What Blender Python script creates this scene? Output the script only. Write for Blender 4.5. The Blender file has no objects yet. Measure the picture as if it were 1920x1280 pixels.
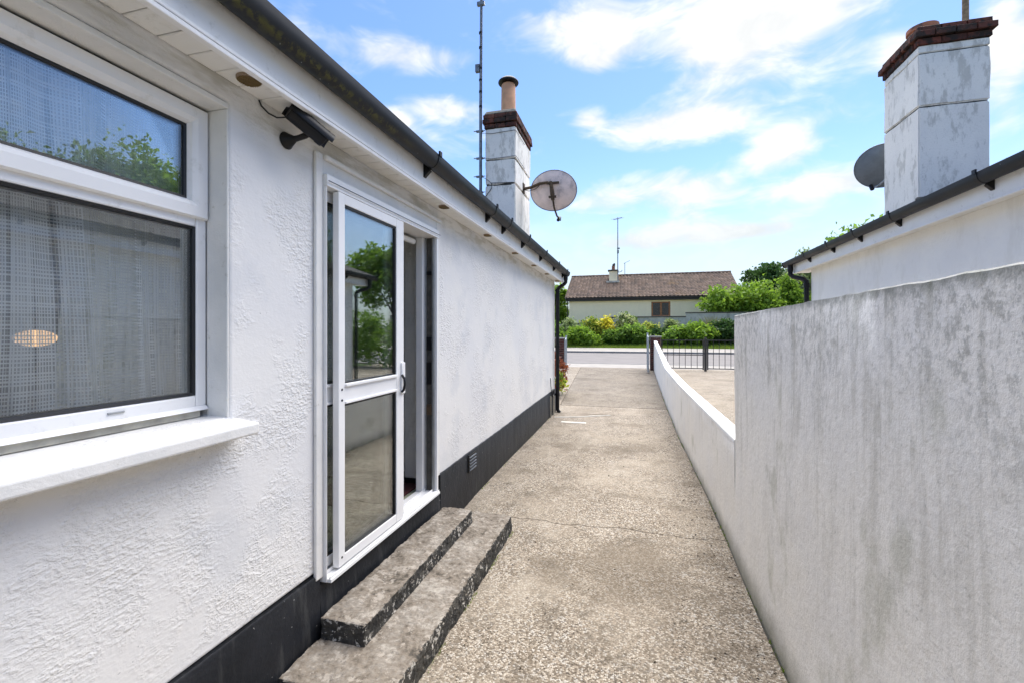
import bpy, bmesh, math, random
import numpy as np
from mathutils import Vector, Matrix

random.seed(7)
scene = bpy.context.scene
COL = scene.collection
R = math.radians

# ------------------------------------------------------------------ camera
cam_d = bpy.data.cameras.new('camera')
cam = bpy.data.objects.new('camera', cam_d)
COL.objects.link(cam)
cam_d.sensor_width = 36.0
cam_d.lens = 16.0
cam_d.clip_start = 0.02
cam_d.clip_end = 2000.0
cam_d.shift_y = -18.0 / 1920.0
cam.location = (0.0, 0.0, 1.5)
cam.rotation_euler = (R(90), 0, R(15.215))
scene.camera = cam
scene.render.resolution_x = 1024
scene.render.resolution_y = 682
scene.render.engine = 'CYCLES'
scene.cycles.max_bounces = 7
scene.cycles.transparent_max_bounces = 12
scene.cycles.diffuse_bounces = 4
scene.cycles.glossy_bounces = 5
scene.cycles.sample_clamp_indirect = 6.0

# ------------------------------------------------------------------ light
SUN_TO = Vector((0.17, 0.36, 0.90)).normalized()
sun_d = bpy.data.lights.new('sun', 'SUN')
sun_d.energy = 4.1
sun_d.angle = R(72.0)
sun_d.color = (1.0, 0.95, 0.87)
sun = bpy.data.objects.new('sun', sun_d)
COL.objects.link(sun)
sun.rotation_euler = SUN_TO.to_track_quat('Z', 'Y').to_euler()
sun.location = (5, 10, 20)

scene.view_settings.view_transform = 'Standard'
scene.view_settings.look = 'None'
scene.view_settings.gamma = 1.0
scene.view_settings.use_curve_mapping = False
scene.view_settings.exposure = 0.88

# ------------------------------------------------------------------ world: sky with broken cloud
world = bpy.data.worlds.new('World')
scene.world = world
world.use_nodes = True
world.cycles.sampling_method = 'MANUAL'
world.cycles.sample_map_resolution = 256


class NG:
    """small node-graph helper"""
    def __init__(s, tree):
        s.t = tree; s.n = tree.nodes; s.l = tree.links

    def node(s, typ, **kw):
        n = s.n.new(typ)
        for k, v in kw.items():
            setattr(n, k, v)
        return n

    def put(s, sock, v):
        if isinstance(v, bpy.types.NodeSocket):
            s.l.new(v, sock)
        elif v is not None:
            if sock.type == 'RGBA' and not hasattr(v, '__len__'):
                v = (v, v, v, 1)
            elif sock.type == 'RGBA' and len(v) == 3:
                v = (*v, 1)
            sock.default_value = v

    def m(s, op, a, b=None, c=None, clamp=False):
        n = s.node('ShaderNodeMath', operation=op, use_clamp=clamp)
        s.put(n.inputs[0], a)
        if b is not None: s.put(n.inputs[1], b)
        if c is not None: s.put(n.inputs[2], c)
        return n.outputs[0]

    def vm(s, op, a, b=None):
        n = s.node('ShaderNodeVectorMath', operation=op)
        s.put(n.inputs[0], a)
        if b is not None: s.put(n.inputs[1], b)
        return n.outputs[0]

    def noise(s, vec, scale, detail=4, rough=0.55, dist=0.0, col=False):
        n = s.node('ShaderNodeTexNoise')
        s.put(n.inputs['Vector'], vec)
        n.inputs['Scale'].default_value = scale
        n.inputs['Detail'].default_value = min(detail, 4.5)
        n.inputs['Roughness'].default_value = rough
        n.inputs['Distortion'].default_value = dist
        return n.outputs['Color' if col else 'Fac']

    def vor(s, vec, scale, feature='F1', out='Distance', rnd=1.0):
        n = s.node('ShaderNodeTexVoronoi', feature=feature)
        s.put(n.inputs['Vector'], vec)
        n.inputs['Scale'].default_value = scale
        n.inputs['Randomness'].default_value = rnd
        return n.outputs[out]

    def ramp(s, fac, stops, mode='LINEAR'):
        n = s.node('ShaderNodeValToRGB')
        n.color_ramp.interpolation = mode
        el = n.color_ramp.elements
        while len(el) < len(stops): el.new(0.5)
        for e, (p, c) in zip(el, stops):
            e.position = p
            if not hasattr(c, '__len__'): c = (c, c, c)
            e.color = (*c[:3], 1)
        s.put(n.inputs[0], fac)
        return n.outputs[0]

    def mix(s, fac, a, b, mode='MIX'):
        n = s.node('ShaderNodeMix', data_type='RGBA', blend_type=mode)
        s.put(n.inputs[0], fac); s.put(n.inputs[6], a); s.put(n.inputs[7], b)
        return n.outputs[2]

    def rng(s, v, a, b, c=0.0, d=1.0):
        n = s.node('ShaderNodeMapRange', interpolation_type='SMOOTHSTEP')
        s.put(n.inputs[0], v)
        for i, x in enumerate((a, b, c, d)): n.inputs[i + 1].default_value = x
        return n.outputs[0]

    def scale(s, vec, sc, loc=(0, 0, 0)):
        n = s.node('ShaderNodeMapping')
        s.put(n.inputs['Vector'], vec)
        n.inputs['Scale'].default_value = sc
        n.inputs['Location'].default_value = loc
        return n.outputs[0]

    def xyz(s, vec):
        n = s.node('ShaderNodeSeparateXYZ'); s.put(n.inputs[0], vec)
        return n.outputs

    def bump(s, h, strength=0.5, dist=0.01, normal=None):
        n = s.node('ShaderNodeBump')
        n.inputs['Strength'].default_value = strength
        n.inputs['Distance'].default_value = dist
        s.put(n.inputs['Height'], h)
        if normal is not None: s.put(n.inputs['Normal'], normal)
        return n.outputs[0]


def build_world():
    g = NG(world.node_tree)
    g.n.clear()
    out = g.node('ShaderNodeOutputWorld')
    bg = g.node('ShaderNodeBackground')
    sky = g.node('ShaderNodeTexSky', sky_type='NISHITA')
    sky.sun_disc = False
    sky.sun_elevation = math.asin(SUN_TO.z)
    sky.sun_rotation = math.atan2(SUN_TO.x, SUN_TO.y)
    sky.air_density = 1.0; sky.dust_density = 0.35; sky.ozone_density = 2.2
    tc = g.node('ShaderNodeTexCoord')
    d = g.vm('NORMALIZE', tc.outputs['Generated'])
    x, y, z = g.xyz(d)
    az = g.m('ARCTAN2', x, y)
    el = g.m('ARCSINE', z)
    hsv = g.node('ShaderNodeHueSaturation')
    hsv.inputs['Hue'].default_value = 0.507
    hsv.inputs['Saturation'].default_value = 1.15
    hsv.inputs['Value'].default_value = 1.25
    g.put(hsv.inputs['Color'], sky.outputs[0])
    # break-up noise, flattened towards the horizon
    nv = g.scale(d, (3.2, 3.2, 6.5), (3.1, 1.7, 0.4))
    n1 = g.noise(nv, 1.0, 6, 0.56, 0.35)
    n2 = g.noise(g.scale(d, (9, 9, 20)), 1.0, 5, 0.6, 0.5)
    dens = g.m('ADD', g.m('MULTIPLY', n1, 0.62), g.m('MULTIPLY', n2, 0.38))
    # cloud banks, each a direction (azimuth, elevation) with a size in radians
    banks = BANKS
    tot = None
    for a, e, ra, re, w in banks:
        da = g.m('DIVIDE', g.m('SUBTRACT', az, a), ra)
        de = g.m('DIVIDE', g.m('SUBTRACT', el, e), re)
        q = g.m('ADD', g.m('MULTIPLY', da, da), g.m('MULTIPLY', de, de))
        gss = g.m('MULTIPLY', g.m('EXPONENT', g.m('MULTIPLY', q, -1.0)), w)
        tot = gss if tot is None else g.m('ADD', tot, gss)
    tot = g.m('MINIMUM', tot, 0.30)
    dens = g.m('ADD', g.m('SUBTRACT', dens, 0.02), tot)
    cov = g.rng(dens, 0.50, 0.76)
    # thin white haze low down, all round
    low = g.rng(el, 0.0, 0.36, 0.95, 0.0)
    cov = g.m('MAXIMUM', cov, g.m('MULTIPLY', low, g.rng(n2, 0.25, 0.6, 0.75, 1.0)))
    ccol = g.mix(g.rng(n2, 0.35, 0.75), (4.5, 4.6, 4.65), (6.0, 5.9, 5.7))
    ccol = g.mix(g.rng(el, 0.0, 0.4, 0.9, 0.0), ccol, (3.35, 3.85, 4.15))
    colr = g.mix(cov, hsv.outputs[0], ccol)
    g.put(bg.inputs['Color'], colr)
    bg.inputs['Strength'].default_value = 0.115
    g.l.new(bg.outputs[0], out.inputs[0])


BANKS = [  # azimuth from +Y towards +X, elevation, half widths, weight
]
_cu = ((1450, 30, 210, 105, .34), (1340, 95, 90, 60, .2), (1070, 45, 150, 50, .24), (1110, 100, 75, 55, .3),
       (790, 110, 160, 42, .26), (1240, 240, 130, 28, .27), (1310, 235, 60, 26, .16), (1462, 278, 75, 32, .33),
       (1105, 225, 32, 18, .24), (1690, 100, 55, 45, .2), (1885, 90, 70, 110, .3), (1540, 345, 90, 20, .2),
       (1280, 350, 180, 40, .14), (745, 232, 28, 22, .22), (1340, 400, 330, 50, .12), (1200, 455, 160, 22, .2), (1430, 430, 120, 16, .2), (1080, 385, 60, 22, .16), (830, 200, 60, 30, .16),
       (1180, 150, 420, 28, -.12), (1250, 300, 260, 16, -.1))
for _u, _v, _a, _b, _w in _cu:
    _p = (_u - 960) / 853.0; _q = (622 - _v) / 853.0
    _x = _p * .96496 - .26247; _y = _p * .26247 + .96496
    _n = math.sqrt(_x * _x + _y * _y + _q * _q)
    BANKS.append((math.atan2(_x, _y), math.asin(_q / _n), _a / 853.0 / (1 + _p * _p), _b / 853.0 / (1 + _q * _q), _w))
build_world()

# ------------------------------------------------------------------ materials
MATS = {}


def newmat(name):
    m = bpy.data.materials.new(name)
    m.use_nodes = True
    g = NG(m.node_tree)
    b = g.n['Principled BSDF']
    MATS[name] = m
    return m, g, b


def objco(g, kind='Object'):
    return g.node('ShaderNodeTexCoord').outputs[kind]


def geo_pos(g):
    return g.node('ShaderNodeNewGeometry').outputs['Position']


def simple(name, col, rough=0.5, metal=0.0, var=0.12, scale=8.0, bump=0.0, bscale=60, bdist=0.003, spec=0.5, dirt=None):
    m, g, b = newmat(name)
    p = geo_pos(g)
    n = g.noise(p, scale, 5, 0.6)
    lo = tuple(c * (1 - var) for c in col); hi = tuple(min(1, c * (1 + var)) for c in col)
    c = g.mix(g.rng(n, 0.3, 0.7), lo, hi)
    if dirt:
        dcol, amount, ds = dirt
        dn = g.noise(g.scale(p, (1, 1, 1), (9, 3, 5)), ds, 7, 0.68)
        c = g.mix(g.rng(dn, 1 - amount - .12, 1 - amount + .16), c, dcol)
    g.put(b.inputs['Base Color'], c)
    g.put(b.inputs['Roughness'], g.m('ADD', g.m('MULTIPLY', n, 0.2), rough - 0.1))
    b.inputs['Metallic'].default_value = metal
    b.inputs['Specular IOR Level'].default_value = spec
    if bump:
        h = g.noise(p, bscale, 4, 0.6)
        g.put(b.inputs['Normal'], g.bump(h, bump, bdist))
    return m


def m_render():           # painted sand-and-cement render with dragged lumps
    m, g, b = newmat('painted_render')
    p = geo_pos(g)
    blot = g.noise(p, 1.3, 3, 0.5)
    fine = g.noise(p, 42, 4, 0.6)
    c = g.mix(g.rng(blot, 0.35, 0.7), (0.77, 0.75, 0.71), (0.715, 0.705, 0.69))
    patch = g.noise(g.scale(p, (1, 1, 1), (4, 7, 2)), 2.6, 4, 0.55)
    c = g.mix(g.m('MULTIPLY', g.rng(patch, 0.53, 0.66), 0.4), c, (0.58, 0.59, 0.60))
    # pits holding dirt
    pit = g.noise(g.scale(p, (1, 0.8, 1.2)), 70, 3, 0.6)
    pm = g.m('MULTIPLY', g.rng(pit, 0.665, 0.74), g.rng(g.noise(p, 3.3, 3, .6), 0.46, 0.66))
    c = g.mix(g.m('MULTIPLY', pm, 0.75), c, (0.25, 0.25, 0.24))
    # grime that collects under the eaves: cobwebs and yellowed paint
    x, y, z = g.xyz(p)
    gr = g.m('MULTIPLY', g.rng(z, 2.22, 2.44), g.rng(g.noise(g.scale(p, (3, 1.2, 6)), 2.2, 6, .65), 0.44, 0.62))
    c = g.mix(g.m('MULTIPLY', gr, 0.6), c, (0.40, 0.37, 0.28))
    # relief
    wv = g.vm('ADD', g.scale(p, (1, .8, 1.25)), g.scale(g.noise(p, 9, 2, .5, 0, True), (.022, .022, .022)))
    lump = g.noise(wv, 78, 3, 0.6)
    lumps = g.rng(lump, 0.36, 0.74)
    big = g.rng(g.noise(wv, 32, 2, 0.5), 0.40, 0.74)
    zone = g.rng(g.noise(g.scale(p, (1, 1.1, 1), (2, 5, 8)), 2.6, 3, 0.6), 0.42, 0.60, 0.10, 1.0)
    h = g.m('MULTIPLY', g.m('ADD', lumps, g.m('MULTIPLY', big, .9)), zone)
    h = g.m('ADD', h, g.m('MULTIPLY', fine, 0.3))
    h = g.m('ADD', h, g.m('MULTIPLY', g.noise(p, 5, 2, .5), 1.2))
    g.put(b.inputs['Base Color'], c)
    b.inputs['Roughness'].default_value = 0.62
    b.inputs['Specular IOR Level'].default_value = 0.35
    g.put(b.inputs['Normal'], g.bump(h, 0.6, 0.0045))
    return m


def m_smooth_render():    # smooth white plaster on reveals, sill, surround
    m, g, b = newmat('smooth_plaster')
    p = geo_pos(g)
    n = g.noise(p, 5, 5, 0.6)
    c = g.mix(g.rng(n, 0.35, 0.68), (0.77, 0.75, 0.705), (0.69, 0.68, 0.645))
    sp = g.noise(g.scale(p, (1, 1, 1), (1, 8, 3)), 26, 6, 0.72)
    c = g.mix(g.m('MULTIPLY', g.rng(sp, 0.60, 0.74), 0.55), c, (0.42, 0.39, 0.31))
    lich = g.noise(g.scale(p, (1, 1, 1), (4, 1, 3)), 9, 5, 0.7)
    c = g.mix(g.m('MULTIPLY', g.rng(lich, 0.62, 0.75), 0.4), c, (0.55, 0.51, 0.36))
    g.put(b.inputs['Base Color'], c)
    b.inputs['Roughness'].default_value = 0.6
    h = g.m('ADD', g.noise(p, 30, 4, .6), g.m('MULTIPLY', g.noise(p, 150, 2, .6), .35))
    g.put(b.inputs['Normal'], g.bump(h, 0.5, 0.004))
    return m


def m_boundary():         # weathered painted boundary wall with run marks
    m, g, b = newmat('weathered_wall_paint')
    p = geo_pos(g)
    n = g.noise(p, 1.6, 5, 0.6)
    c = g.mix(g.rng(n, 0.35, 0.68), (0.88, 0.845, 0.77), (0.83, 0.805, 0.755))
    x, y, z = g.xyz(p)
    st = g.m('ADD', g.m('MULTIPLY', g.noise(g.scale(p, (7, 7, 0.55)), 2.4, 7, 0.62, 0.3), .5), g.m('MULTIPLY', g.noise(g.scale(p, (2.2, 2.2, 1.2), (3, 8, 1)), 2.4, 5, 0.66), .5))
    top = g.rng(z, 0.2, 1.6, 0.12, 1.0)
    c = g.mix(g.m('MULTIPLY', g.m('MULTIPLY', g.rng(st, 0.49, 0.62), top), 0.5), c, (0.36, 0.34, 0.27))
    st2 = g.noise(g.scale(p, (19, 19, 1.3), (3, 3, 3)), 2.0, 5, 0.6)
    c = g.mix(g.m('MULTIPLY', g.m('MULTIPLY', g.rng(st2, 0.52, 0.66), top), 0.22), c, (0.42, 0.39, 0.32))
    # lichen speckle thick along the top
    sp = g.noise(g.scale(p, (1, 1, 0.7)), 30, 8, 0.78)
    tz = g.rng(g.m('ADD', z, g.m('MULTIPLY', g.noise(p, 2.2, 4, .6), 1.1)), 1.55, 2.45)
    c = g.mix(g.m('MULTIPLY', g.m('MULTIPLY', g.rng(sp, 0.46, 0.60), tz), .6), c, (0.22, 0.22, 0.185))
    crest = g.m('MULTIPLY', g.rng(g.m('ADD', z, g.m('MULTIPLY', g.noise(p, 22, 4, .7), .07)), 1.615, 1.66), .75)
    c = g.mix(crest, c, (0.20, 0.20, 0.165))
    sp2 = g.noise(g.scale(p, (1, 1, 1), (5, 5, 1)), 45, 6, 0.75)
    c = g.mix(g.m('MULTIPLY', g.rng(sp2, 0.575, 0.70), 0.35), c, (0.24, 0.24, 0.2))
    al = g.noise(g.scale(p, (1, 1, .6), (2, 1, 4)), 3.2, 5, 0.6)
    c = g.mix(g.m('MULTIPLY', g.rng(al, 0.58, 0.70), 0.35), c, (0.27, 0.28, 0.17))
    foot = g.m('MULTIPLY', g.rng(g.m('ADD', z, g.m('MULTIPLY', g.noise(p, 7, 4, .6), -0.12)), -0.16, 0.05, 1.0, 0.0), 0.8)
    c = g.mix(foot, c, (0.19, 0.185, 0.13))
    g.put(b.inputs['Base Color'], c)
    b.inputs['Roughness'].default_value = 0.7
    h = g.m('ADD', g.m('MULTIPLY', g.noise(p, 5, 3, .55), 1.6), g.m('ADD', g.m('MULTIPLY', g.noise(p, 36, 5, .65), .8), g.m('MULTIPLY', sp, .5)))
    g.put(b.inputs['Normal'], g.bump(h, 0.6, 0.008))
    return m


def m_stained(name, a, bcol, stain, amt=0.6, sc=6.0, vert=True):
    m, g, b = newmat(name)
    p = geo_pos(g)
    n = g.noise(p, 2.5, 4, 0.6)
    c = g.mix(g.rng(n, .35, .68), a, bcol)
    st = g.noise(g.scale(p, (1, 1, .35 if vert else 1)), sc, 8, 0.72)
    c = g.mix(g.m('MULTIPLY', g.rng(st, .50, .63), amt), c, stain)
    sp = g.noise(g.scale(p, (1, 1, 1), (3, 2, 1)), sc * 6, 6, .75)
    c = g.mix(g.m('MULTIPLY', g.rng(sp, .53, .72), amt * .6), c, stain)
    g.put(b.inputs['Base Color'], c)
    b.inputs['Roughness'].default_value = 0.75
    g.put(b.inputs['Normal'], g.bump(g.noise(p, 45, 5, .65), 0.5, 0.006))
    return m


def m_aggregate(name, lift=1.0, stain=0.5):
    m, g, b = newmat(name)
    p = geo_pos(g)
    x, y, z = g.xyz(p)
    flat = g.scale(p, (1, 1, 0.3))
    v = g.node('ShaderNodeTexVoronoi', feature='F1')
    g.put(v.inputs['Vector'], flat); v.inputs['Scale'].default_value = 112
    r1 = g.xyz(v.outputs['Color'])[0]
    st = g.ramp(r1, [(0.0, (.035, .028, .022)), (.25, (.16, .125, .09)), (.5, (.34, .28, .215)), (.78, (.56, .485, .39)), (1.0, (.76, .70, .60))])
    v2 = g.node('ShaderNodeTexVoronoi', feature='F1')
    g.put(v2.inputs['Vector'], flat); v2.inputs['Scale'].default_value = 62
    r2 = g.xyz(v2.outputs['Color'])[1]
    st = g.mix(g.rng(r2, .74, .9), st, g.mix(g.rng(r1, .4, .6), (.14, .12, .10), (.66, .62, .55)))
    mort = g.rng(v.outputs['Distance'], 0.42, 0.62)
    st = g.mix(g.m('MULTIPLY', mort, .6), st, (.23, .195, .15))
    # worn film of cement and dirt
    w = g.noise(p, 1.4, 6, .62)
    film = g.mix(g.rng(g.noise(p, 9, 5, .6), .35, .68), (.39, .33, .255), (.47, .41, .325))
    c = g.mix(g.rng(w, .40, .64, .10, .48), st, film)
    d = g.noise(g.scale(p, (1, 1, 1), (7, 3, 0)), 1.05, 6, .68)
    c = g.mix(g.m('MULTIPLY', g.rng(d, .50, .64), stain), c, (.155, .125, .09))
    d2 = g.noise(g.scale(p, (1, 1, 1), (1, 9, 0)), 4.2, 6, .7)
    c = g.mix(g.m('MULTIPLY', g.rng(d2, .54, .66), stain * .8), c, (.12, .10, .075))
    pale = g.noise(g.scale(p, (1, .6, 1), (2, 4, 0)), 1.8, 5, .6)
    c = g.mix(g.m('MULTIPLY', g.rng(pale, .52, .66), .22), c, (.60, .535, .44))
    hs = g.node('ShaderNodeHueSaturation')
    hs.inputs['Value'].default_value = lift
    hs.inputs['Saturation'].default_value = 1.12
    g.put(hs.inputs['Color'], c)
    g.put(b.inputs['Base Color'], hs.outputs[0])
    b.inputs['Roughness'].default_value = .85
    b.inputs['Specular IOR Level'].default_value = .25
    h = g.m('ADD', g.m('MULTIPLY', v.outputs['Distance'], -0.9), g.m('MULTIPLY', g.noise(p, 8, 4, .6), 1.5))
    g.put(b.inputs['Normal'], g.bump(h, .55, .006))
    return m


def m_step():
    m, g, b = newmat('worn_step_concrete')
    p = geo_pos(g)
    n = g.noise(p, 6, 7, .7, .4)
    n = g.m('ADD', g.m('MULTIPLY', n, .6), g.m('MULTIPLY', g.noise(g.scale(p, (1, 1, 1), (6, 1, 2)), 34, 5, .7), .4))
    c = g.ramp(n, [(.38, (.085, .07, .052)), (.47, (.22, .182, .138)), (.54, (.25, .217, .175)), (.64, (.40, .36, .30))])
    n2 = g.noise(g.scale(p, (1, 1, 1), (3, 3, 3)), 17, 6, .7)
    c = g.mix(g.m('MULTIPLY', g.rng(n2, .55, .60), .6), c, (.44, .39, .325))
    n3 = g.noise(g.scale(p, (1, 1, 1), (8, 2, 3)), 60, 4, .7)
    c = g.mix(g.m('MULTIPLY', g.rng(n3, .55, .7), .5), c, (.10, .09, .07))
    # black masonry paint left on the upright faces, flaked at the arris
    nz = g.xyz(g.node('ShaderNodeNewGeometry').outputs['Normal'])[2]
    pn = g.noise(g.scale(p, (1, 1, 1), (5, 5, 5)), 26, 6, .7)
    pbase = g.mix(g.rng(g.noise(p, 9, 4, .6), .35, .7), (.018, .018, .017), (.06, .056, .047))
    flk = g.m('MULTIPLY', g.rng(g.noise(p, 30, 6, .72), .555, .60), g.rng(g.noise(p, 7, 2, .5), .40, .56))
    pbase = g.mix(flk, pbase, (.55, .52, .46))
    up = g.m('ADD', nz, g.m('MULTIPLY', g.m('SUBTRACT', pn, .5), 1.6))
    c = g.mix(g.rng(up, .38, .62), pbase, c)
    g.put(b.inputs['Base Color'], c)
    b.inputs['Roughness'].default_value = .85
    h = g.m('ADD', g.noise(p, 40, 6, .7), g.m('MULTIPLY', n, 1.2))
    g.put(b.inputs['Normal'], g.bump(h, .7, .006))
    return m


def m_flaking():          # old black masonry paint with flakes off the risers
    m, g, b = newmat('flaking_black_paint')
    p = geo_pos(g)
    n = g.noise(p, 38, 6, .72)
    base = g.mix(g.rng(g.noise(p, 9, 4, .6), .35, .7), (.020, .020, .018), (.075, .068, .055))
    c = g.mix(g.m('MULTIPLY', g.rng(n, .58, .64), g.rng(g.noise(p, 6, 2, .5), .38, .6)), base, (.42, .39, .33))
    n2 = g.noise(g.scale(p, (1, 1, 1), (3, 1, 6)), 13, 6, .7)
    c = g.mix(g.m('MULTIPLY', g.rng(n2, .60, .68), .6), c, (.27, .235, .185))
    g.put(b.inputs['Base Color'], c)
    b.inputs['Roughness'].default_value = .7
    g.put(b.inputs['Normal'], g.bump(g.m('ADD', n, g.noise(p, 80, 3, .6)), .8, .006))
    return m


def m_plinth():
    m, g, b = newmat('black_plinth_paint')
    p = geo_pos(g)
    n = g.noise(p, 4, 5, .6)
    c = g.mix(g.rng(n, .35, .7), (.006, .007, .009), (.012, .013, .016))
    st = g.noise(g.scale(p, (6, 6, .8)), 3.0, 5, .6)
    c = g.mix(g.m('MULTIPLY', g.rng(st, .53, .68), .5), c, (.05, .05, .048))
    sp = g.noise(g.scale(p, (1, 1, 1), (2, 7, 1)), 55, 2, .5)
    c = g.mix(g.rng(sp, .75, .78), c, (.5, .5, .48))
    g.put(b.inputs['Base Color'], c)
    b.inputs['Roughness'].default_value = .5
    b.inputs['Specular IOR Level'].default_value = .3
    h = g.m('ADD', g.noise(p, 38, 4, .6), g.m('MULTIPLY', g.noise(p, 7, 2, .5), 1.5))
    g.put(b.inputs['Normal'], g.bump(h, .55, .006))
    return m


def m_gutter():
    m, g, b = newmat('dark_grey_gutter_plastic')
    p = geo_pos(g)
    n = g.noise(p, 3, 4, .6)
    c = g.mix(g.rng(n, .3, .7), (.009, .010, .012), (.020, .022, .025))
    x, y, z = g.xyz(p)
    mo = g.noise(g.scale(p, (1, 1, 1)), 26, 6, .7)
    # moss that clings along the lower roll of the near gutter
    zb = g.m('SUBTRACT', 1.0, g.m('MULTIPLY', g.m('ABSOLUTE', g.m('SUBTRACT', z, 2.572)), 60.0), clamp=True)
    near = g.m('MULTIPLY', g.rng(y, 2.0, 2.5, 1, 0), g.rng(x, -1.2, -1.0, 1, 0))
    c = g.mix(g.m('MULTIPLY', g.m('MULTIPLY', g.rng(mo, .46, .56), zb), near), c, (.075, .072, .02))
    sp = g.noise(g.scale(p, (1, 1, 1), (5, 1, 1)), 60, 2, .5)
    c = g.mix(g.rng(sp, .77, .79), c, (.4, .4, .38))
    g.put(b.inputs['Base Color'], c)
    g.put(b.inputs['Roughness'], g.rng(n, .3, .7, .42, .6))
    b.inputs['Specular IOR Level'].default_value = .28
    g.put(b.inputs['Normal'], g.bump(g.noise(p, 20, 3, .6), .12, .004))
    return m


def m_pvc(name='white_pvc', dirt=.35, base=(.84, .83, .81), rough=.32):
    m, g, b = newmat(name)
    p = geo_pos(g)
    n = g.noise(p, 2.2, 4, .6)
    c = g.mix(g.rng(n, .35, .7), base, tuple(v * .93 for v in base))
    dn = g.noise(g.scale(p, (1, 1, 1), (4, 2, 8)), 14, 7, .72)
    c = g.mix(g.m('MULTIPLY', g.rng(dn, .56, .76), dirt), c, (.42, .40, .33))
    g.put(b.inputs['Base Color'], c)
    g.put(b.inputs['Roughness'], g.rng(dn, .3, .8, rough, rough + .25))
    return m


def m_glass(name, refl=0.10, tint=(.93, .96, .95), edge=.85):
    m, g, b = newmat(name)
    g.n.remove(b)
    out = g.n['Material Output']
    tr = g.node('ShaderNodeBsdfTransparent'); tr.inputs[0].default_value = (*tint, 1)
    gl = g.node('ShaderNodeBsdfGlossy'); gl.inputs['Roughness'].default_value = 0.0
    gl.inputs['Color'].default_value = (.95, .97, .97, 1)
    p = geo_pos(g)
    nb = g.bump(g.noise(p, 1.3, 1, .4), .02, .02)
    g.put(gl.inputs['Normal'], nb)
    fr = g.node('ShaderNodeFresnel'); fr.inputs['IOR'].default_value = 1.5
    f = g.m('MULTIPLY', fr.outputs[0], refl / 0.04, clamp=True)
    mx = g.node('ShaderNodeMixShader')
    g.put(mx.inputs[0], g.m('MINIMUM', f, edge))
    g.l.new(tr.outputs[0], mx.inputs[1]); g.l.new(gl.outputs[0], mx.inputs[2])
    g.l.new(mx.outputs[0], out.inputs[0])
    return m


def m_net():
    m, g, b = newmat('woven_net_fabric')
    g.n.remove(b)
    out = g.n['Material Output']
    uv = g.node('ShaderNodeUVMap').outputs[0]
    ux, uy, _ = g.xyz(uv)
    jx = g.m('MULTIPLY', g.noise(g.scale(uv, (22, .8, 1)), 1.0, 3, .6), 9.0)
    jy = g.m('MULTIPLY', g.noise(g.scale(uv, (1.5, 16, 1), (5, 3, 0)), 1.0, 3, .6), 8.0)
    vth = g.m('SINE', g.m('ADD', g.m('MULTIPLY', ux, 6.2832 * 118), jx))
    hth = g.m('SINE', g.m('ADD', g.m('MULTIPLY', uy, 6.2832 * 92), jy))
    vth = g.m('ADD', vth, g.m('MULTIPLY', g.m('SUBTRACT', g.noise(g.scale(uv, (70, .6, 1)), 1.0, 2, .5), .5), 5.0))
    hth = g.m('ADD', hth, g.m('MULTIPLY', g.m('SUBTRACT', g.noise(g.scale(uv, (1.2, 55, 1), (2, 7, 0)), 1.0, 2, .5), .5), 5.0))
    a = g.m('MAXIMUM', g.rng(vth, -.15, .55), g.m('MULTIPLY', g.rng(hth, .05, .7), .85))
    band = g.rng(g.noise(g.scale(uv, (10, .35, 1), (3, 1, 0)), 1.0, 3, .55), .47, .60)
    alpha = g.m('ADD', g.m('MULTIPLY', a, g.m('ADD', g.m('MULTIPLY', band, .25), .55)), g.m('MULTIPLY', band, .52))
    alpha = g.m('ADD', alpha, 0.10, clamp=True)
    df = g.node('ShaderNodeBsdfDiffuse'); df.inputs[0].default_value = (.96, .965, .955, 1)
    tl = g.node('ShaderNodeBsdfTranslucent'); tl.inputs[0].default_value = (.7, .74, .73, 1)
    ms = g.node('ShaderNodeMixShader'); ms.inputs[0].default_value = .12
    g.l.new(df.outputs[0], ms.inputs[1]); g.l.new(tl.outputs[0], ms.inputs[2])
    tr = g.node('ShaderNodeBsdfTransparent')
    mx = g.node('ShaderNodeMixShader')
    g.put(mx.inputs[0], alpha)
    g.l.new(tr.outputs[0], mx.inputs[1]); g.l.new(ms.outputs[0], mx.inputs[2])
    g.l.new(mx.outputs[0], out.inputs[0])
    return m


def m_leaf(name, dark, light, trans=.3, extra=None):
    m, g, b = newmat(name)
    g.n.remove(b)
    out = g.n['Material Output']
    ge = g.node('ShaderNodeNewGeometry')
    r = ge.outputs['Random Per Island']
    c = g.mix(g.m('POWER', r, 1.3), dark, light)
    cl = g.noise(ge.outputs['Position'], 2.3, 3, .6)
    c = g.mix(g.m('MULTIPLY', g.rng(cl, .42, .66), .55), c, light)
    if extra:
        c = g.mix(g.m('MULTIPLY', g.rng(g.m('ADD', g.m('MULTIPLY', r, .5), g.m('MULTIPLY', cl, .5)), .46, .56), extra[1]), c, extra[0])
    df = g.node('ShaderNodeBsdfPrincipled')
    df.inputs['Roughness'].default_value = .5
    df.inputs['Specular IOR Level'].default_value = .3
    g.put(df.inputs['Base Color'], c)
    tl = g.node('ShaderNodeBsdfTranslucent')
    g.put(tl.inputs[0], g.mix(.5, c, tuple(min(1, v * 1.6) for v in light)))
    mx = g.node('ShaderNodeMixShader'); mx.inputs[0].default_value = trans
    g.l.new(df.outputs[0], mx.inputs[1]); g.l.new(tl.outputs[0], mx.inputs[2])
    g.l.new(mx.outputs[0], out.inputs[0])
    return m


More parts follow.
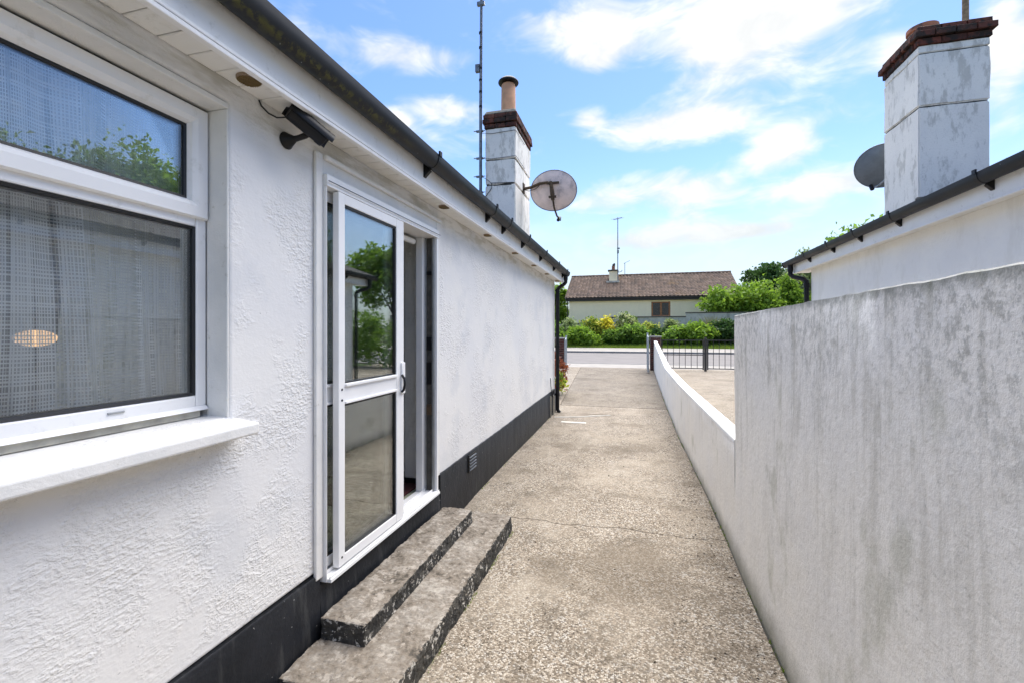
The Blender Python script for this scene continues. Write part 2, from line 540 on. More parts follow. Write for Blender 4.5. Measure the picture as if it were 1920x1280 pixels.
def m_island(name, cols, rough=.8, bump=.5, bscale=50, moss=None, use_object=False):
    """pieces (bricks, tiles) whose colour differs piece by piece"""
    m, g, b = newmat(name)
    ge = g.node('ShaderNodeNewGeometry')
    p = ge.outputs['Position']
    r = g.node('ShaderNodeObjectInfo').outputs['Random'] if use_object else ge.outputs['Random Per Island']
    c = g.ramp(r, [(i / (len(cols) - 1), cc) for i, cc in enumerate(cols)])
    n = g.noise(p, 14, 6, .7)
    c = g.mix(g.m('MULTIPLY', g.rng(n, .45, .7), .45), c, tuple(v * .45 for v in cols[0]))
    if moss:
        mo = g.noise(p, moss[2], 6, .68)
        c = g.mix(g.m('MULTIPLY', g.rng(mo, moss[3], moss[3] + .12), moss[1]), c, moss[0])
    g.put(b.inputs['Base Color'], c)
    b.inputs['Roughness'].default_value = rough
    b.inputs['Specular IOR Level'].default_value = .2
    g.put(b.inputs['Normal'], g.bump(g.noise(p, bscale, 5, .65), bump, .005))
    return m


m_render(); m_smooth_render(); m_boundary(); m_step(); m_flaking(); m_plinth(); m_gutter()
m_aggregate('exposed_aggregate_concrete', .82, .5)
m_aggregate('drive_concrete', .64, .42)
m_aggregate('apron_concrete', .86, .3)
m_aggregate('neighbour_concrete', .82, .35)
m_pvc('white_pvc'); m_pvc('fascia_pvc', .5, (.83, .815, .78), .36); m_pvc('soffit_pvc', .45, (.81, .795, .75), .42)
m_pvc('white_aluminium', .12, (.84, .83, .81), .3); m_pvc('aged_aluminium', .4, (.50, .52, .51), .35)
m_glass('window_glass', .085, (.96, .97, .965)); m_glass('door_glass', .095, (.93, .955, .94))
simple('dark_window_glass', (.012, .014, .016), .12, var=.1)
m_net()
m_stained('chimney_render', (.88, .845, .77), (.82, .79, .73), (.27, .25, .20), .42, 9.0)
m_stained('neighbour_render', (.87, .85, .79), (.83, .81, .76), (.58, .55, .47), .22, 3.0)
m_stained('mortar_cap', (.22, .20, .16), (.13, .12, .10), (.05, .05, .04), .6, 12, False)
m_stained('garden_wall_concrete', (.60, .56, .47), (.48, .45, .38), (.22, .21, .16), .5, 3.0)
m_stained('cream_render', (.95, .81, .55), (.92, .78, .53), (.66, .57, .41), .2, 1.2)
simple('joint_core', (.07, .065, .055), .9, var=.3, scale=20)
simple('black_gasket', (.008, .008, .009), .5)
simple('black_plastic', (.006, .006, .007), .46, var=.2, spec=.3)
simple('dark_lens', (.004, .004, .006), .08)
simple('galvanised_steel', (.36, .39, .42), .45, .6, .15, 12)
simple('mast_steel', (.20, .22, .24), .5, .5, .25, 9, dirt=((.05, .05, .05), .4, 14))
simple('black_iron', (.015, .015, .017), .45, 0, .2)
simple('rusty_bracket', (.085, .055, .03), .75, .2, .4, 30)
simple('dish_back', (.86, .71, .66), .5, 0, .12, 5, dirt=((.42, .36, .36), .42, 4))
simple('grey_dish', (.17, .19, .21), .42, .2, .15, 7, dirt=((.30, .30, .28), .25, 25))
simple('terracotta', (.62, .33, .19), .75, 0, .12, 10, .3, 60, dirt=((.36, .22, .14), .3, 8))
simple('red_terracotta', (.40, .15, .08), .75, 0, .2, 10, .3, 60, dirt=((.08, .06, .05), .45, 9))
simple('weathered_timber', (.27, .19, .11), .8, 0, .35, 25)
simple('brown_timber_frame', (.34, .13, .04), .5, 0, .2, 12)
simple('dark_fascia', (.020, .015, .013), .5, 0, .2)
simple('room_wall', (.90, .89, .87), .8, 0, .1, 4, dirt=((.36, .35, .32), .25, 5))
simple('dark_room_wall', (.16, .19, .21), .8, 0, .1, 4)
simple('room_ceiling', (.86, .85, .83), .8)
simple('red_mat', (.055, .012, .012), .95, 0, .3, 60, .5, 300)
simple('curtain_fabric', (.93, .93, .84), .9, 0, .06, 20, .2, 300)
simple('louvre_metal', (.10, .115, .135), .5, .2, .2)
simple('vent_mesh', (.30, .22, .15), .7, 0, .2, 60)
simple('cable_black', (.012, .012, .012), .5)
simple('pale_strip', (.62, .58, .50), .8, 0, .12, 12, .3)
simple('pipe_beige', (.42, .38, .29), .6)
simple('brass', (.25, .17, .06), .45, .6)
simple('grey_track', (.30, .31, .31), .4, .5, .15)
simple('asphalt', (.205, .185, .17), .85, 0, .10, 1.2, .4, 120, .004)
simple('pavement_concrete', (.34, .31, .27), .85, 0, .12, 2, .3, 60)
simple('kerb_concrete', (.26, .25, .235), .85, 0, .15, 3)
simple('soil_and_grass', (.075, .105, .028), .95, 0, .35, 2.0, .5, 12, .05)
simple('bark', (.075, .055, .04), .9, 0, .3, 8, .6, 25, .01)
simple('mortar_strip', (.40, .38, .32), .9, 0, .2, 14)
simple('brick_mortar', (.28, .25, .21), .9, 0, .2, 14)
m_island('chimney_brick', [(.085, .034, .026), (.15, .05, .035), (.06, .035, .028), (.19, .075, .05)], .85, .7, 70, ((.026, .024, .021), .85, 7.0, .44), True)
m_island('pillar_brick', [(.085, .034, .030), (.14, .05, .04), (.07, .036, .034), (.115, .052, .043)], .85, .4, 40)
m_island('concrete_roof_tile', [(.13, .09, .066), (.19, .135, .10), (.10, .075, .06), (.23, .165, .125)], .85, .5, 30, ((.20, .115, .035), .7, .55, .60))
m_island('grey_roof_tile', [(.060, .055, .053), (.085, .078, .074), (.050, .047, .046)], .85, .5, 30, ((.10, .10, .05), .5, 3, .58))
m_island('kitchen_floor_tile', [(.30, .31, .22), (.38, .39, .28), (.26, .27, .19), (.46, .46, .35)], .22, .1, 20, None, True)
m_leaf('leaf_mid', (.055, .12, .018), (.23, .37, .055), .45)
m_leaf('leaf_bright', (.06, .135, .014), (.27, .42, .045), .42)
m_leaf('leaf_dark', (.018, .055, .014), (.075, .15, .034), .3)
m_leaf('leaf_yellow', (.36, .32, .02), (.80, .66, .06), .45)
m_leaf('leaf_variegated', (.035, .075, .018), (.22, .32, .07), .4, ((.74, .70, .42), .85))
m_leaf('leaf_yellowtip', (.030, .075, .014), (.24, .36, .045), .4, ((.74, .68, .10), .9))
m_leaf('leaf_willow', (.13, .18, .06), (.32, .39, .16), .4)
m_leaf('leaf_red', (.09, .022, .014), (.26, .08, .03), .3)
m_leaf('grass_blade', (.08, .14, .014), (.24, .33, .045), .4)
m_leaf('straw_grass', (.15, .16, .05), (.36, .34, .14), .3)

# glowing oval lamp
_m, _g, _b = newmat('lit_lamp_shade')
_b.inputs['Base Color'].default_value = (.8, .55, .3, 1)
_b.inputs['Emission Color'].default_value = (1.0, .58, .26, 1)
_b.inputs['Emission Strength'].default_value = .95

# ------------------------------------------------------------------ mesh helpers
ORG = {}


class MB:
    def __init__(s):
        s.v = []; s.f = []; s.mi = []; s.uv = None

    def add(s, vs, fs, mi=0):
        o = len(s.v)
        s.v += [tuple(v) for v in vs]
        for f in fs:
            s.f.append([i + o for i in f]); s.mi.append(mi)

    def box(s, x0, y0, z0, x1, y1, z1, mi=0, side=None):
        if x0 > x1: x0, x1 = x1, x0
        if y0 > y1: y0, y1 = y1, y0
        if z0 > z1: z0, z1 = z1, z0
        v = [(x0, y0, z0), (x1, y0, z0), (x1, y1, z0), (x0, y1, z0), (x0, y0, z1), (x1, y0, z1), (x1, y1, z1), (x0, y1, z1)]
        f = [(3, 2, 1, 0), (4, 5, 6, 7), (0, 1, 5, 4), (1, 2, 6, 5), (2, 3, 7, 6), (3, 0, 4, 7)]
        s.add(v, f, mi)
        if side is not None:
            for k in (1, 2, 3, 4): s.mi[-k] = side
        return s

    def hexa(s, a, b, mi=0):
        """a: 4 bottom points, b: 4 top points (counter-clockwise from above)"""
        s.add(list(a) + list(b), [(3, 2, 1, 0), (4, 5, 6, 7), (0, 1, 5, 4), (1, 2, 6, 5), (2, 3, 7, 6), (3, 0, 4, 7)], mi)
        return s

    def cyl(s, p0, p1, r0, r1=None, n=12, cap=True):
        r1 = r0 if r1 is None else r1
        p0 = Vector(p0); p1 = Vector(p1)
        ax = (p1 - p0).normalized()
        t = Vector((0, 0, 1)) if abs(ax.z) < .9 else Vector((1, 0, 0))
        u = ax.cross(t).normalized(); w = ax.cross(u)
        vs = []
        for p, r in ((p0, r0), (p1, r1)):
            for i in range(n):
                a = 2 * math.pi * i / n
                vs.append(p + (u * math.cos(a) + w * math.sin(a)) * r)
        fs = [(i, (i + 1) % n, n + (i + 1) % n, n + i) for i in range(n)]
        if cap: fs += [tuple(range(n - 1, -1, -1)), tuple(range(n, 2 * n))]
        s.add(vs, [tuple(reversed(f)) for f in fs])
        return s

    def tube(s, pts, r, n=8):
        pts = [Vector(p) for p in pts]
        rr = r if hasattr(r, '__len__') else [r] * len(pts)
        vs = []; prev = None
        for i, p in enumerate(pts):
            d = (pts[min(i + 1, len(pts) - 1)] - pts[max(i - 1, 0)]).normalized()
            if prev is None:
                t = Vector((0, 0, 1)) if abs(d.z) < .9 else Vector((1, 0, 0))
                u = d.cross(t).normalized()
            else:
                u = (prev - d * prev.dot(d)).normalized()
            prev = u; w = d.cross(u)
            for k in range(n):
                a = 2 * math.pi * k / n
                vs.append(p + (u * math.cos(a) + w * math.sin(a)) * rr[i])
        fs = []
        for i in range(len(pts) - 1):
            for k in range(n):
                a = i * n + k; b = i * n + (k + 1) % n
                fs.append((a, b, b + n, a + n))
        fs.append(tuple(range(n - 1, -1, -1)))
        fs.append(tuple(range((len(pts) - 1) * n, len(pts) * n)))
        s.add(vs, fs)
        return s

    def lathe(s, prof, center, axis=(0, 0, 1), n=24, sy=1.0):
        """prof: (radius, height) pairs along axis"""
        ax = Vector(axis).normalized()
        t = Vector((0, 0, 1)) if abs(ax.z) < .9 else Vector((0, 1, 0))
        u = ax.cross(t).normalized(); w = u.cross(ax)
        c = Vector(center); vs = []
        for r, h in prof:
            for i in range(n):
                a = 2 * math.pi * i / n
                vs.append(c + ax * h + (u * math.cos(a) + w * math.sin(a) * sy) * r)
        fs = []
        for j in range(len(prof) - 1):
            for i in range(n):
                a = j * n + i; b = j * n + (i + 1) % n
                fs.append((a, b, b + n, a + n))
        s.add(vs, fs)
        return s

    def prism(s, prof, axis, a0, a1, mi=0):
        """extrude closed 2-D profile along an axis ('y': prof is (x,z))"""
        n = len(prof)
        def P(q, a):
            return (q[0], a, q[1]) if axis == 'y' else ((a, q[0], q[1]) if axis == 'x' else (q[0], q[1], a))
        vs = [P(q, a0) for q in prof] + [P(q, a1) for q in prof]
        fs = [(i, (i + 1) % n, n + (i + 1) % n, n + i) for i in range(n)] + [tuple(range(n - 1, -1, -1)), tuple(range(n, 2 * n))]
        s.add(vs, fs, mi)
        return s

    def mesh(s, name, mats, off=(0, 0, 0)):
        me = bpy.data.meshes.new(name)
        ox, oy, oz = off
        me.from_pydata([(x - ox, y - oy, z - oz) for x, y, z in s.v], [], s.f)
        for m in (mats if isinstance(mats, (list, tuple)) else [mats]):
            me.materials.append(MATS[m])
        if any(s.mi): me.polygons.foreach_set('material_index', s.mi)
        bm = bmesh.new(); bm.from_mesh(me)
        bmesh.ops.recalc_face_normals(bm, faces=bm.faces)
        bm.to_mesh(me); bm.free()
        return me

    def build(s, name, mats, parent=None, smooth=False, bevel=0.0, seg=2):
        off = ORG.get(parent.as_pointer(), (0, 0, 0)) if parent else (0, 0, 0)
        me = s.mesh(name, mats, off)
        o = bpy.data.objects.new(name, me)
        COL.objects.link(o)
        if parent:
            o.parent = parent
            ORG[o.as_pointer()] = off
        else:
            ORG[o.as_pointer()] = (0, 0, 0)
        if bevel:
            bv = o.modifiers.new('bevel', 'BEVEL')
            bv.width = bevel; bv.segments = seg; bv.limit_method = 'ANGLE'; bv.angle_limit = R(40)
        if smooth:
            shade_smooth(me)
        return o


def shade_smooth(me, ang=40):
    me.polygons.foreach_set('use_smooth', [True] * len(me.polygons))
    me.set_sharp_from_angle(angle=R(ang))


def thing(name, label, cat, loc=(0, 0, 0), group=None):
    o = bpy.data.objects.new(name, None)
    COL.objects.link(o)
    o.empty_display_size = .2
    o.location = loc
    o['label'] = label; o['category'] = cat
    if group: o['group'] = group
    ORG[o.as_pointer()] = tuple(loc)
    return o


def tag(o, label, cat, group=None):
    o['label'] = label; o['category'] = cat
    if group: o['group'] = group
    return o


def struct(o):
    o['kind'] = 'structure'
    return o


def inst(me, name, parent, loc, rot=None, scale=None):
    o = bpy.data.objects.new(name, me)
    COL.objects.link(o)
    off = ORG[parent.as_pointer()]
    o.parent = parent
    o.location = (loc[0] - off[0], loc[1] - off[1], loc[2] - off[2])
    if rot: o.rotation_euler = rot
    if scale: o.scale = scale
    ORG[o.as_pointer()] = off
    return o


def bevel_box_mesh(name, sx, sy, sz, mat, bev=.004, jitter=0.0, seed=0, seg=1):
    bm = bmesh.new()
    bmesh.ops.create_cube(bm, size=1)
    for v in bm.verts: v.co = Vector((v.co.x * sx, v.co.y * sy, v.co.z * sz))
    if bev: bmesh.ops.bevel(bm, geom=list(bm.edges), offset=bev, segments=seg, affect='EDGES')
    rnd = random.Random(seed)
    if jitter:
        for v in bm.verts: v.co += Vector((rnd.uniform(-1, 1), rnd.uniform(-1, 1), rnd.uniform(-1, 1))) * jitter
    me = bpy.data.meshes.new(name)
    bm.to_mesh(me); bm.free()
    me.materials.append(MATS[mat])
    return me


def wall_grid(mb, X, thick, ys, zs, holes):
    """wall lying in plane x = X (thickness goes to -x if thick<0): real openings with reveals"""
    ys = sorted(ys); zs = sorted(zs)
    def solid(i, j):
        if i < 0 or j < 0 or i >= len(ys) - 1 or j >= len(zs) - 1: return False
        yc = (ys[i] + ys[i + 1]) / 2; zc = (zs[j] + zs[j + 1]) / 2
        return not any(a < yc < b and c < zc < d for a, b, c, d in holes)
    idx = {}
    def V(i, j, k):
        key = (i, j, k)
        if key not in idx:
            idx[key] = len(mb.v)
            mb.v.append((X + (thick if k else 0), ys[i], zs[j]))
        return idx[key]
    for i in range(len(ys) - 1):
        for j in range(len(zs) - 1):
            if not solid(i, j): continue
            for k in (0, 1):
                mb.f.append([V(i, j, k), V(i + 1, j, k), V(i + 1, j + 1, k), V(i, j + 1, k)]); mb.mi.append(0)
            for (di, dj, a, b) in ((-1, 0, (i, j), (i, j + 1)), (1, 0, (i + 1, j), (i + 1, j + 1)), (0, -1, (i, j), (i + 1, j)), (0, 1, (i, j + 1), (i + 1, j + 1))):
                if not solid(i + di, j + dj):
                    mb.f.append([V(*a, 0), V(*b, 0), V(*b, 1), V(*a, 1)]); mb.mi.append(0)
    return mb


# ------------------------------------------------------------------ ground
PROF = [(-60, -.12), (0, -.10), (3.2, -.10), (4.2, -.045), (8, -.02), (10, 0), (22, 0), (22.3, -.01), (29.3, .19), (31.3, .40), (33, .62), (35.5, 1.08), (36.3, 1.15), (37.5, 1.9), (60, 2.1), (120, 2.4), (700, 4)]


def gz(y):
    for (a, za), (b, zb) in zip(PROF, PROF[1:]):
        if a <= y <= b: return za + (zb - za) * (y - a) / (b - a)
    return PROF[-1][1]


mb = MB()
ys = [-60, -20, 0, 2, 3.2, 3.7, 4.2, 6, 8, 10, 14, 19, 22, 22.3, 25, 29.3, 30.3, 31.3, 32, 33, 34, 35.5, 36.3, 37.5, 45, 60, 120, 300, 700]
xs = [-500, -150, -60, -20, -8, -4, 0, 4, 8, 20, 60, 150, 500]
vs = [(x, y, gz(y) - .045) for y in ys for x in xs]
fs = [(j * len(xs) + i, j * len(xs) + i + 1, (j + 1) * len(xs) + i + 1, (j + 1) * len(xs) + i) for j in range(len(ys) - 1) for i in range(len(xs) - 1)]
mb.add(vs, fs)
struct(mb.build('ground', 'soil_and_grass'))


def sheet(mb, xa, xb, ylist, thick=.12, dz=0.0, mi=0):
    """slab following the ground; xa, xb may be functions of y"""
    fa = xa if callable(xa) else (lambda y: xa)
    fb = xb if callable(xb) else (lambda y: xb)
    n = len(ylist); vs = []
    for y in ylist:
        z = gz(y) + dz
        vs += [(fa(y), y, z), (fb(y), y, z), (fb(y), y, z - thick), (fa(y), y, z - thick)]
    fs = []
    for i in range(n - 1):
        for k in range(4):
            a = i * 4 + k; b = i * 4 + (k + 1) % 4
            fs.append((a, b, b + 4, a + 4))
    fs += [(3, 2, 1, 0), tuple((n - 1) * 4 + k for k in range(4))]
    mb.add(vs, fs, mi)
    return mb


def rw_x(y):      # inner face of the boundary wall on the right
    pts = [(-3, .69), (3.5, .672), (7, .605), (10, .60), (18.5, .68), (30, .7)]
    for (a, xa), (b, xb) in zip(pts, pts[1:]):
        if a <= y <= b: return xa + (xb - xa) * (y - a) / (b - a)
    return .69


drive = struct(sheet(MB(), -5.2, 9.0, [-6, 0, 3.2, 4.2, 8, 10, 19.6], .1, -.025).build('driveway', 'joint_core'))
drive_in = lambda y: rw_x(y) - .010 - .004 * math.sin(y * 5.0)


def frange(a, b, st):
    n = max(1, int(round((b - a) / st))); return [a + (b - a) * i / n for i in range(n + 1)]


def slab(x0, x1f, ya, yb, n=10, nx=26, seed=0, dz=0.0, thick=.1):
    """cast slab whose two ends wander like a worn construction joint"""
    vs = []; fs = []
    for i in range(n + 1):
        t = i / n
        for k in range(nx + 1):
            f = k / nx
            y = ya + (yb - ya) * t
            xa = x0(y) if callable(x0) else x0
            x = xa + (x1f(y) - xa) * f
            wob = lambda sd: .016 * math.sin(f * 17 + sd) + .010 * math.sin(f * 41 + sd * 2) + .006 * math.sin(f * 97 + sd)
            if i == 0: y += wob(seed) + .004
            if i == n: y += wob(seed + 1) - .004
            z = gz(y) + dz + .003 * math.sin(x * 3.1 + y * 2.3)
            vs.append((x, y, z))
    m_ = nx + 1
    for i in range(n):
        for k in range(nx):
            a_ = i * m_ + k
            fs.append((a_, a_ + 1, a_ + m_ + 1, a_ + m_))
    rim = [k for k in range(m_)] + [i * m_ + nx for i in range(1, n + 1)] + [n * m_ + k for k in range(nx - 1, -1, -1)] + [i * m_ for i in range(n - 1, 0, -1)]
    b0 = len(vs)
    vs += [(vs[q_][0], vs[q_][1], vs[q_][2] - thick) for q_ in rim]
    for j_ in range(len(rim)):
        k_ = (j_ + 1) % len(rim)
        fs.append((rim[j_], b0 + j_, b0 + k_, rim[k_]))
    q_ = MB(); q_.add(vs, fs)
    return q_


slab(-1.55, drive_in, -5, 3.725, 18, 40, 2).build('concrete_slab', 'exposed_aggregate_concrete', drive, smooth=True)
slab(-1.55, drive_in, 3.725, 8.52, 12, 40, 3).build('concrete_slab', 'exposed_aggregate_concrete', drive, smooth=True)
sheet(MB(), -5.0, drive_in, frange(8.53, 9.35, .4), .1).build('concrete_slab', 'apron_concrete', drive, bevel=.006)
edge = lambda y: -1.50 - (y - 9.3) * .0745
sheet(MB(), edge, drive_in, frange(9.36, 19.62, 1.0), .1, .004).build('concrete_slab', 'drive_concrete', drive, bevel=.006)
sheet(MB(), -5.0, lambda y: edge(y) - .012, frange(9.36, 19.62, 1.0), .1, .0).build('concrete_slab', 'apron_concrete', drive, bevel=.006)
sheet(MB(), lambda y: rw_x(y) + .09, 8.8, frange(-5, 11.9, 1.2), .1, .0).build('concrete_slab', 'neighbour_concrete', drive, bevel=.006)
sheet(MB(), lambda y: rw_x(y) + .09, 8.8, frange(11.915, 19.62, 1.2), .1, .0).build('concrete_slab', 'neighbour_concrete', drive, bevel=.006)

# raised cement ridge and white drain strip across the drive by the corner
o = MB().box(-1.22, 7.60, gz(7.7) - .02, -.80, 7.70, gz(7.7) + .012).build('drain_strip', 'pale_strip', None, bevel=.006)
tag(o, 'short pale concrete strip set in the drive by the house corner', 'drain cover')
o = MB().tube([(-1.40, 8.02, gz(8) + .002), (-1.0, 8.15, gz(8) + .004), (-.62, 8.38, gz(8) + .004), (-.45, 8.46, gz(8) + .002)], .016, 6).build('cement_ridge', 'pale_strip', drive, True)

# road, kerbs, pavements
o = struct(sheet(MB(), -60, 60, [22.16, 25, 29.2], .1, -.008).build('road', 'asphalt'))
near_pave = struct(sheet(MB(), -60, 60, [19.66, 21.98], .1, -.004).build('pavement_near', 'pavement_concrete'))
far_pave = struct(sheet(MB(), -60, 60, [29.46, 31.3], .1, .03).build('pavement_far', 'pavement_concrete'))
kerb_far = struct(MB().box(-60, 29.22, .0, 60, 29.30, .16).build('kerb_far', 'joint_core'))
kme = bevel_box_mesh('kerb_stone', .905, .15, .26, 'kerb_concrete', .012)
for i in range(44):
    inst(kme, 'kerb_stone', kerb_far, (-20 + i * .915, 29.375, .155))
kerb_near = struct(MB().box(-60, 22.02, -.12, 60, 22.08, -.03).build('kerb_near', 'joint_core'))
for i in range(44):
    inst(kme, 'kerb_stone', kerb_near, (-20 + i * .915, 22.07, -.117))

# ------------------------------------------------------------------ eave, gutter, roof helpers (mirrored for the two bungalows)


def gutter_profile(cx, zt, s, w=.054, d=.082, t=.004):
    """half-round-ish channel; s = +1 front is +x, -1 front is -x"""
    out = []; inn = []
    for i in range(15):
        a = math.pi * i / 14
        out.append((cx + s * w * math.cos(a), zt - d * math.sin(a) ** .8 if 0 < i < 14 else zt))
        inn.append((cx + s * (w - t) * math.cos(a), zt - (d - t) * math.sin(a) ** .8 if 0 < i < 14 else zt))
    return out + inn[::-1]


def tile_roof(name, mat, parent, A, U, V, nu, nv, su, sv, amp=.03, lap=.05, n=5, lift=.022):
    """pantiles: A eave corner, U along eave (unit), V up the slope (unit). One mesh of real tiles."""
    A = Vector(A); U = Vector(U).normalized(); V = Vector(V).normalized(); N = U.cross(V).normalized()
    if N.z < 0: N = -N
    rnd = random.Random(3)
    vs = []; fs = []
    for j in range(nv):
        for i in range(nu):
            h = rnd.uniform(-.006, .006); dv = rnd.uniform(-.008, .008)
            base = len(vs)
            for e in range(2):
                for k in range(n):
                    t = k / (n - 1)
                    prof = amp * math.sin(t * math.pi) ** 2 if t < .62 else amp * .35 * (1 - t)
                    up = lift + h if e == 0 else .0
                    p = A + U * (su * (i + t * 1.04)) + V * (sv * j + dv + (sv + lap) * e) + N * (prof + up)
                    vs.append(p)
            for k in range(n):       # butt edge underneath
                t = k / (n - 1)
                vs.append(vs[base + k] - N * (.018 + lift * .6))
            for k in range(n - 1):
                fs.append((base + k, base + k + 1, base + n + k + 1, base + n + k))
                fs.append((base + 2 * n + k, base + 2 * n + k + 1, base + k + 1, base + k))
    m = MB(); m.v = [tuple(v) for v in vs]; m.f = [list(f) for f in fs]; m.mi = [0] * len(fs)
    off = ORG[parent.as_pointer()]
    me = bpy.data.meshes.new(name)
    me.from_pydata([(v[0] - off[0], v[1] - off[1], v[2] - off[2]) for v in vs], [], fs)
    me.materials.append(MATS[mat])
    o = bpy.data.objects.new(name, me); COL.objects.link(o); o.parent = parent
    ORG[o.as_pointer()] = off
    o['kind'] = 'stuff'
    return o


def brick_course(parent, x0, y0, x1, y1, z, h=.070, ln=.215, dp=.10, gap=.010, shift=0.0, seed=0):
    """ring of separate bricks round a rectangle"""
    rnd = random.Random(seed)
    def run(a, b, fixed, axis, flip):
        L = b - a; n = max(1, round((L + gap) / (ln + gap)))
        l = (L + gap) / n - gap
        me = bevel_box_mesh('brick', l if axis == 'x' else dp, dp if axis == 'x' else l, h, 'chimney_brick', .006, .003, seed + n)
        for i in range(n):
            c = a + (l + gap) * i + l / 2
            j = rnd.uniform(-.004, .004)
            loc = (c, fixed + j, z + h / 2) if axis == 'x' else (fixed + j, c, z + h / 2)
            inst(me, 'brick', parent, loc, (rnd.uniform(-.01, .01), rnd.uniform(-.01, .01), rnd.uniform(-.012, .012)))
    run(x0, x1, y0 + dp / 2, 'x', 0); run(x0, x1, y1 - dp / 2, 'x', 0)
    run(y0 + dp + gap, y1 - dp - gap, x0 + dp / 2, 'y', 0); run(y0 + dp + gap, y1 - dp - gap, x1 - dp / 2, 'y', 0)


def rough_box(name, mat, parent, x0, y0, z0, x1, y1, z1, bev=.012, amp=.006, cuts=5, seed=0):
    """render panel with slightly wandering faces and softened arrises"""
    bm = bmesh.new()
    bmesh.ops.create_cube(bm, size=1)
    for v in bm.verts:
        v.co = Vector((x0 + (v.co.x + .5) * (x1 - x0), y0 + (v.co.y + .5) * (y1 - y0), z0 + (v.co.z + .5) * (z1 - z0)))
    bmesh.ops.bevel(bm, geom=list(bm.edges), offset=bev, segments=2, affect='EDGES')
    bmesh.ops.subdivide_edges(bm, edges=[e for e in bm.edges if e.calc_length() > .12], cuts=cuts, use_grid_fill=True)
    rnd = random.Random(seed)
    ph = [rnd.uniform(0, 9) for _ in range(6)]
    for v in bm.verts:
        c = v.co
        v.co = c + Vector((math.sin(c.z * 9 + ph[0]) + math.sin(c.y * 13 + ph[1]), math.sin(c.z * 8 + ph[2]) + math.sin(c.x * 12 + ph[3]), math.sin(c.x * 17 + c.y * 15 + ph[4]))) * amp * .5 + Vector((rnd.uniform(-1, 1), rnd.uniform(-1, 1), rnd.uniform(-1, 1))) * amp * .35
    off = ORG[parent.as_pointer()] if parent else (0, 0, 0)
    bmesh.ops.translate(bm, verts=bm.verts, vec=Vector(off) * -1)
    me = bpy.data.meshes.new(name); bm.to_mesh(me); bm.free()
    me.materials.append(MATS[mat])
    shade_smooth(me, 50)
    o = bpy.data.objects.new(name, me); COL.objects.link(o)
    if parent: o.parent = parent
    ORG[o.as_pointer()] = off
    return o


# ------------------------------------------------------------------ the bungalow on the left
WX = -1.5
house = thing('bungalow', 'white roughcast bungalow with black plinth and open sliding door on the left', 'house', (-5.0, 3.0, 0))
WIN = (-1.25, 1.395, 1.175, 2.375)
DOOR = (1.895, 3.30, .285, 2.31)
mb = MB()
wall_grid(mb, WX, -.30, [-3.2, -1.25, 1.395, 1.895, 3.30, 8.63], [.33, .36, 1.175, 2.31, 2.375, 2.62], [WIN, (1.895, 3.30, .0, 2.31)])
o = mb.build('wall', 'painted_render', house, bevel=.014, seg=3)
MB().box(-8.5, 8.33, -.1, -1.80, 8.63, 2.55).build('end_wall', 'painted_render', house)
MB().box(-8.5, -3.2, -.1, -1.80, -2.9, 2.55).build('end_wall', 'painted_render', house)
wall_grid(MB(), -8.2, -.3, [-2.9, 2.1, 5.2, 8.33], [-.1, .95, 2.3, 2.55], [(2.1, 5.2, .95, 2.3)]).build('back_wall', 'painted_render', house)
added_window = MB().box(-8.40, 2.1, .95, -8.34, 2.17, 2.3).box(-8.40, 5.13, .95, -8.34, 5.2, 2.3).box(-8.40, 3.6, .95, -8.34, 3.68, 2.3).box(-8.40, 2.17, .95, -8.34, 5.13, 1.02).box(-8.40, 2.17, 2.23, -8.34, 5.13, 2.3).build('window', 'white_pvc', house)  # unseen rear window, added to let daylight brighten the kitchen
MB().box(-8.375, 2.17, 1.02, -8.37, 5.13, 2.23).build('pane', 'window_glass', added_window)
# plinth: left run, under the door, right run
def plinth(y0, y1, za, zb, xb, xt):
    n = max(8, int((y1 - y0) / .045)); vs = []; fs = []
    rnd = random.Random(int(y0 * 100))
    w = 0
    for i in range(n + 1):
        y = y0 + (y1 - y0) * i / n
        w = w * .7 + rnd.uniform(-.0022, .0022)
        z = za + (zb - za) * i / n + w + .003 * math.sin(y * 2.1)
        k = rnd.uniform(-.0012, .0012)
        vs += [(-1.8, y, -.2), (xb + k, y, -.2), (xt + .002 + k, y, z - .008), (xt - .004 + k, y, z), (-1.8, y, z)]
    for i in range(n):
        for k in range(5):
            a_ = i * 5 + k; b_ = i * 5 + (k + 1) % 5
            fs.append((a_, b_, b_ + 5, a_ + 5))
    fs += [(0, 1, 2, 3, 4), tuple(n * 5 + k for k in range(5))]
    q_ = MB(); q_.add(vs, fs)
    return q_.build('plinth', 'black_plinth_paint', house, True)


plinth(-3.2, 1.893, .335, .325, -1.474, -1.486)
plinth(3.305, 8.645, .378, .425, -1.474, -1.484)
plinth(1.897, 3.30, .268, .268, -1.455, -1.492)
# air vent in plinth
av = MB().box(-1.4765, 3.90, .215, -1.4685, 4.10, .375).build('air_vent', 'black_plastic', house, bevel=.003)
lm = MB().hexa([(-.012, -.085, -.004), (.004, -.085, -.009), (.004, .085, -.009), (-.012, .085, -.004)], [(-.012, -.085, .004), (.004, -.085, -.002), (.004, .085, -.002), (-.012, .085, .004)]).mesh('louvre', 'louvre_metal')
for i in range(5):
    inst(lm, 'louvre', av, (-1.463, 4.0, .238 + i * .029))

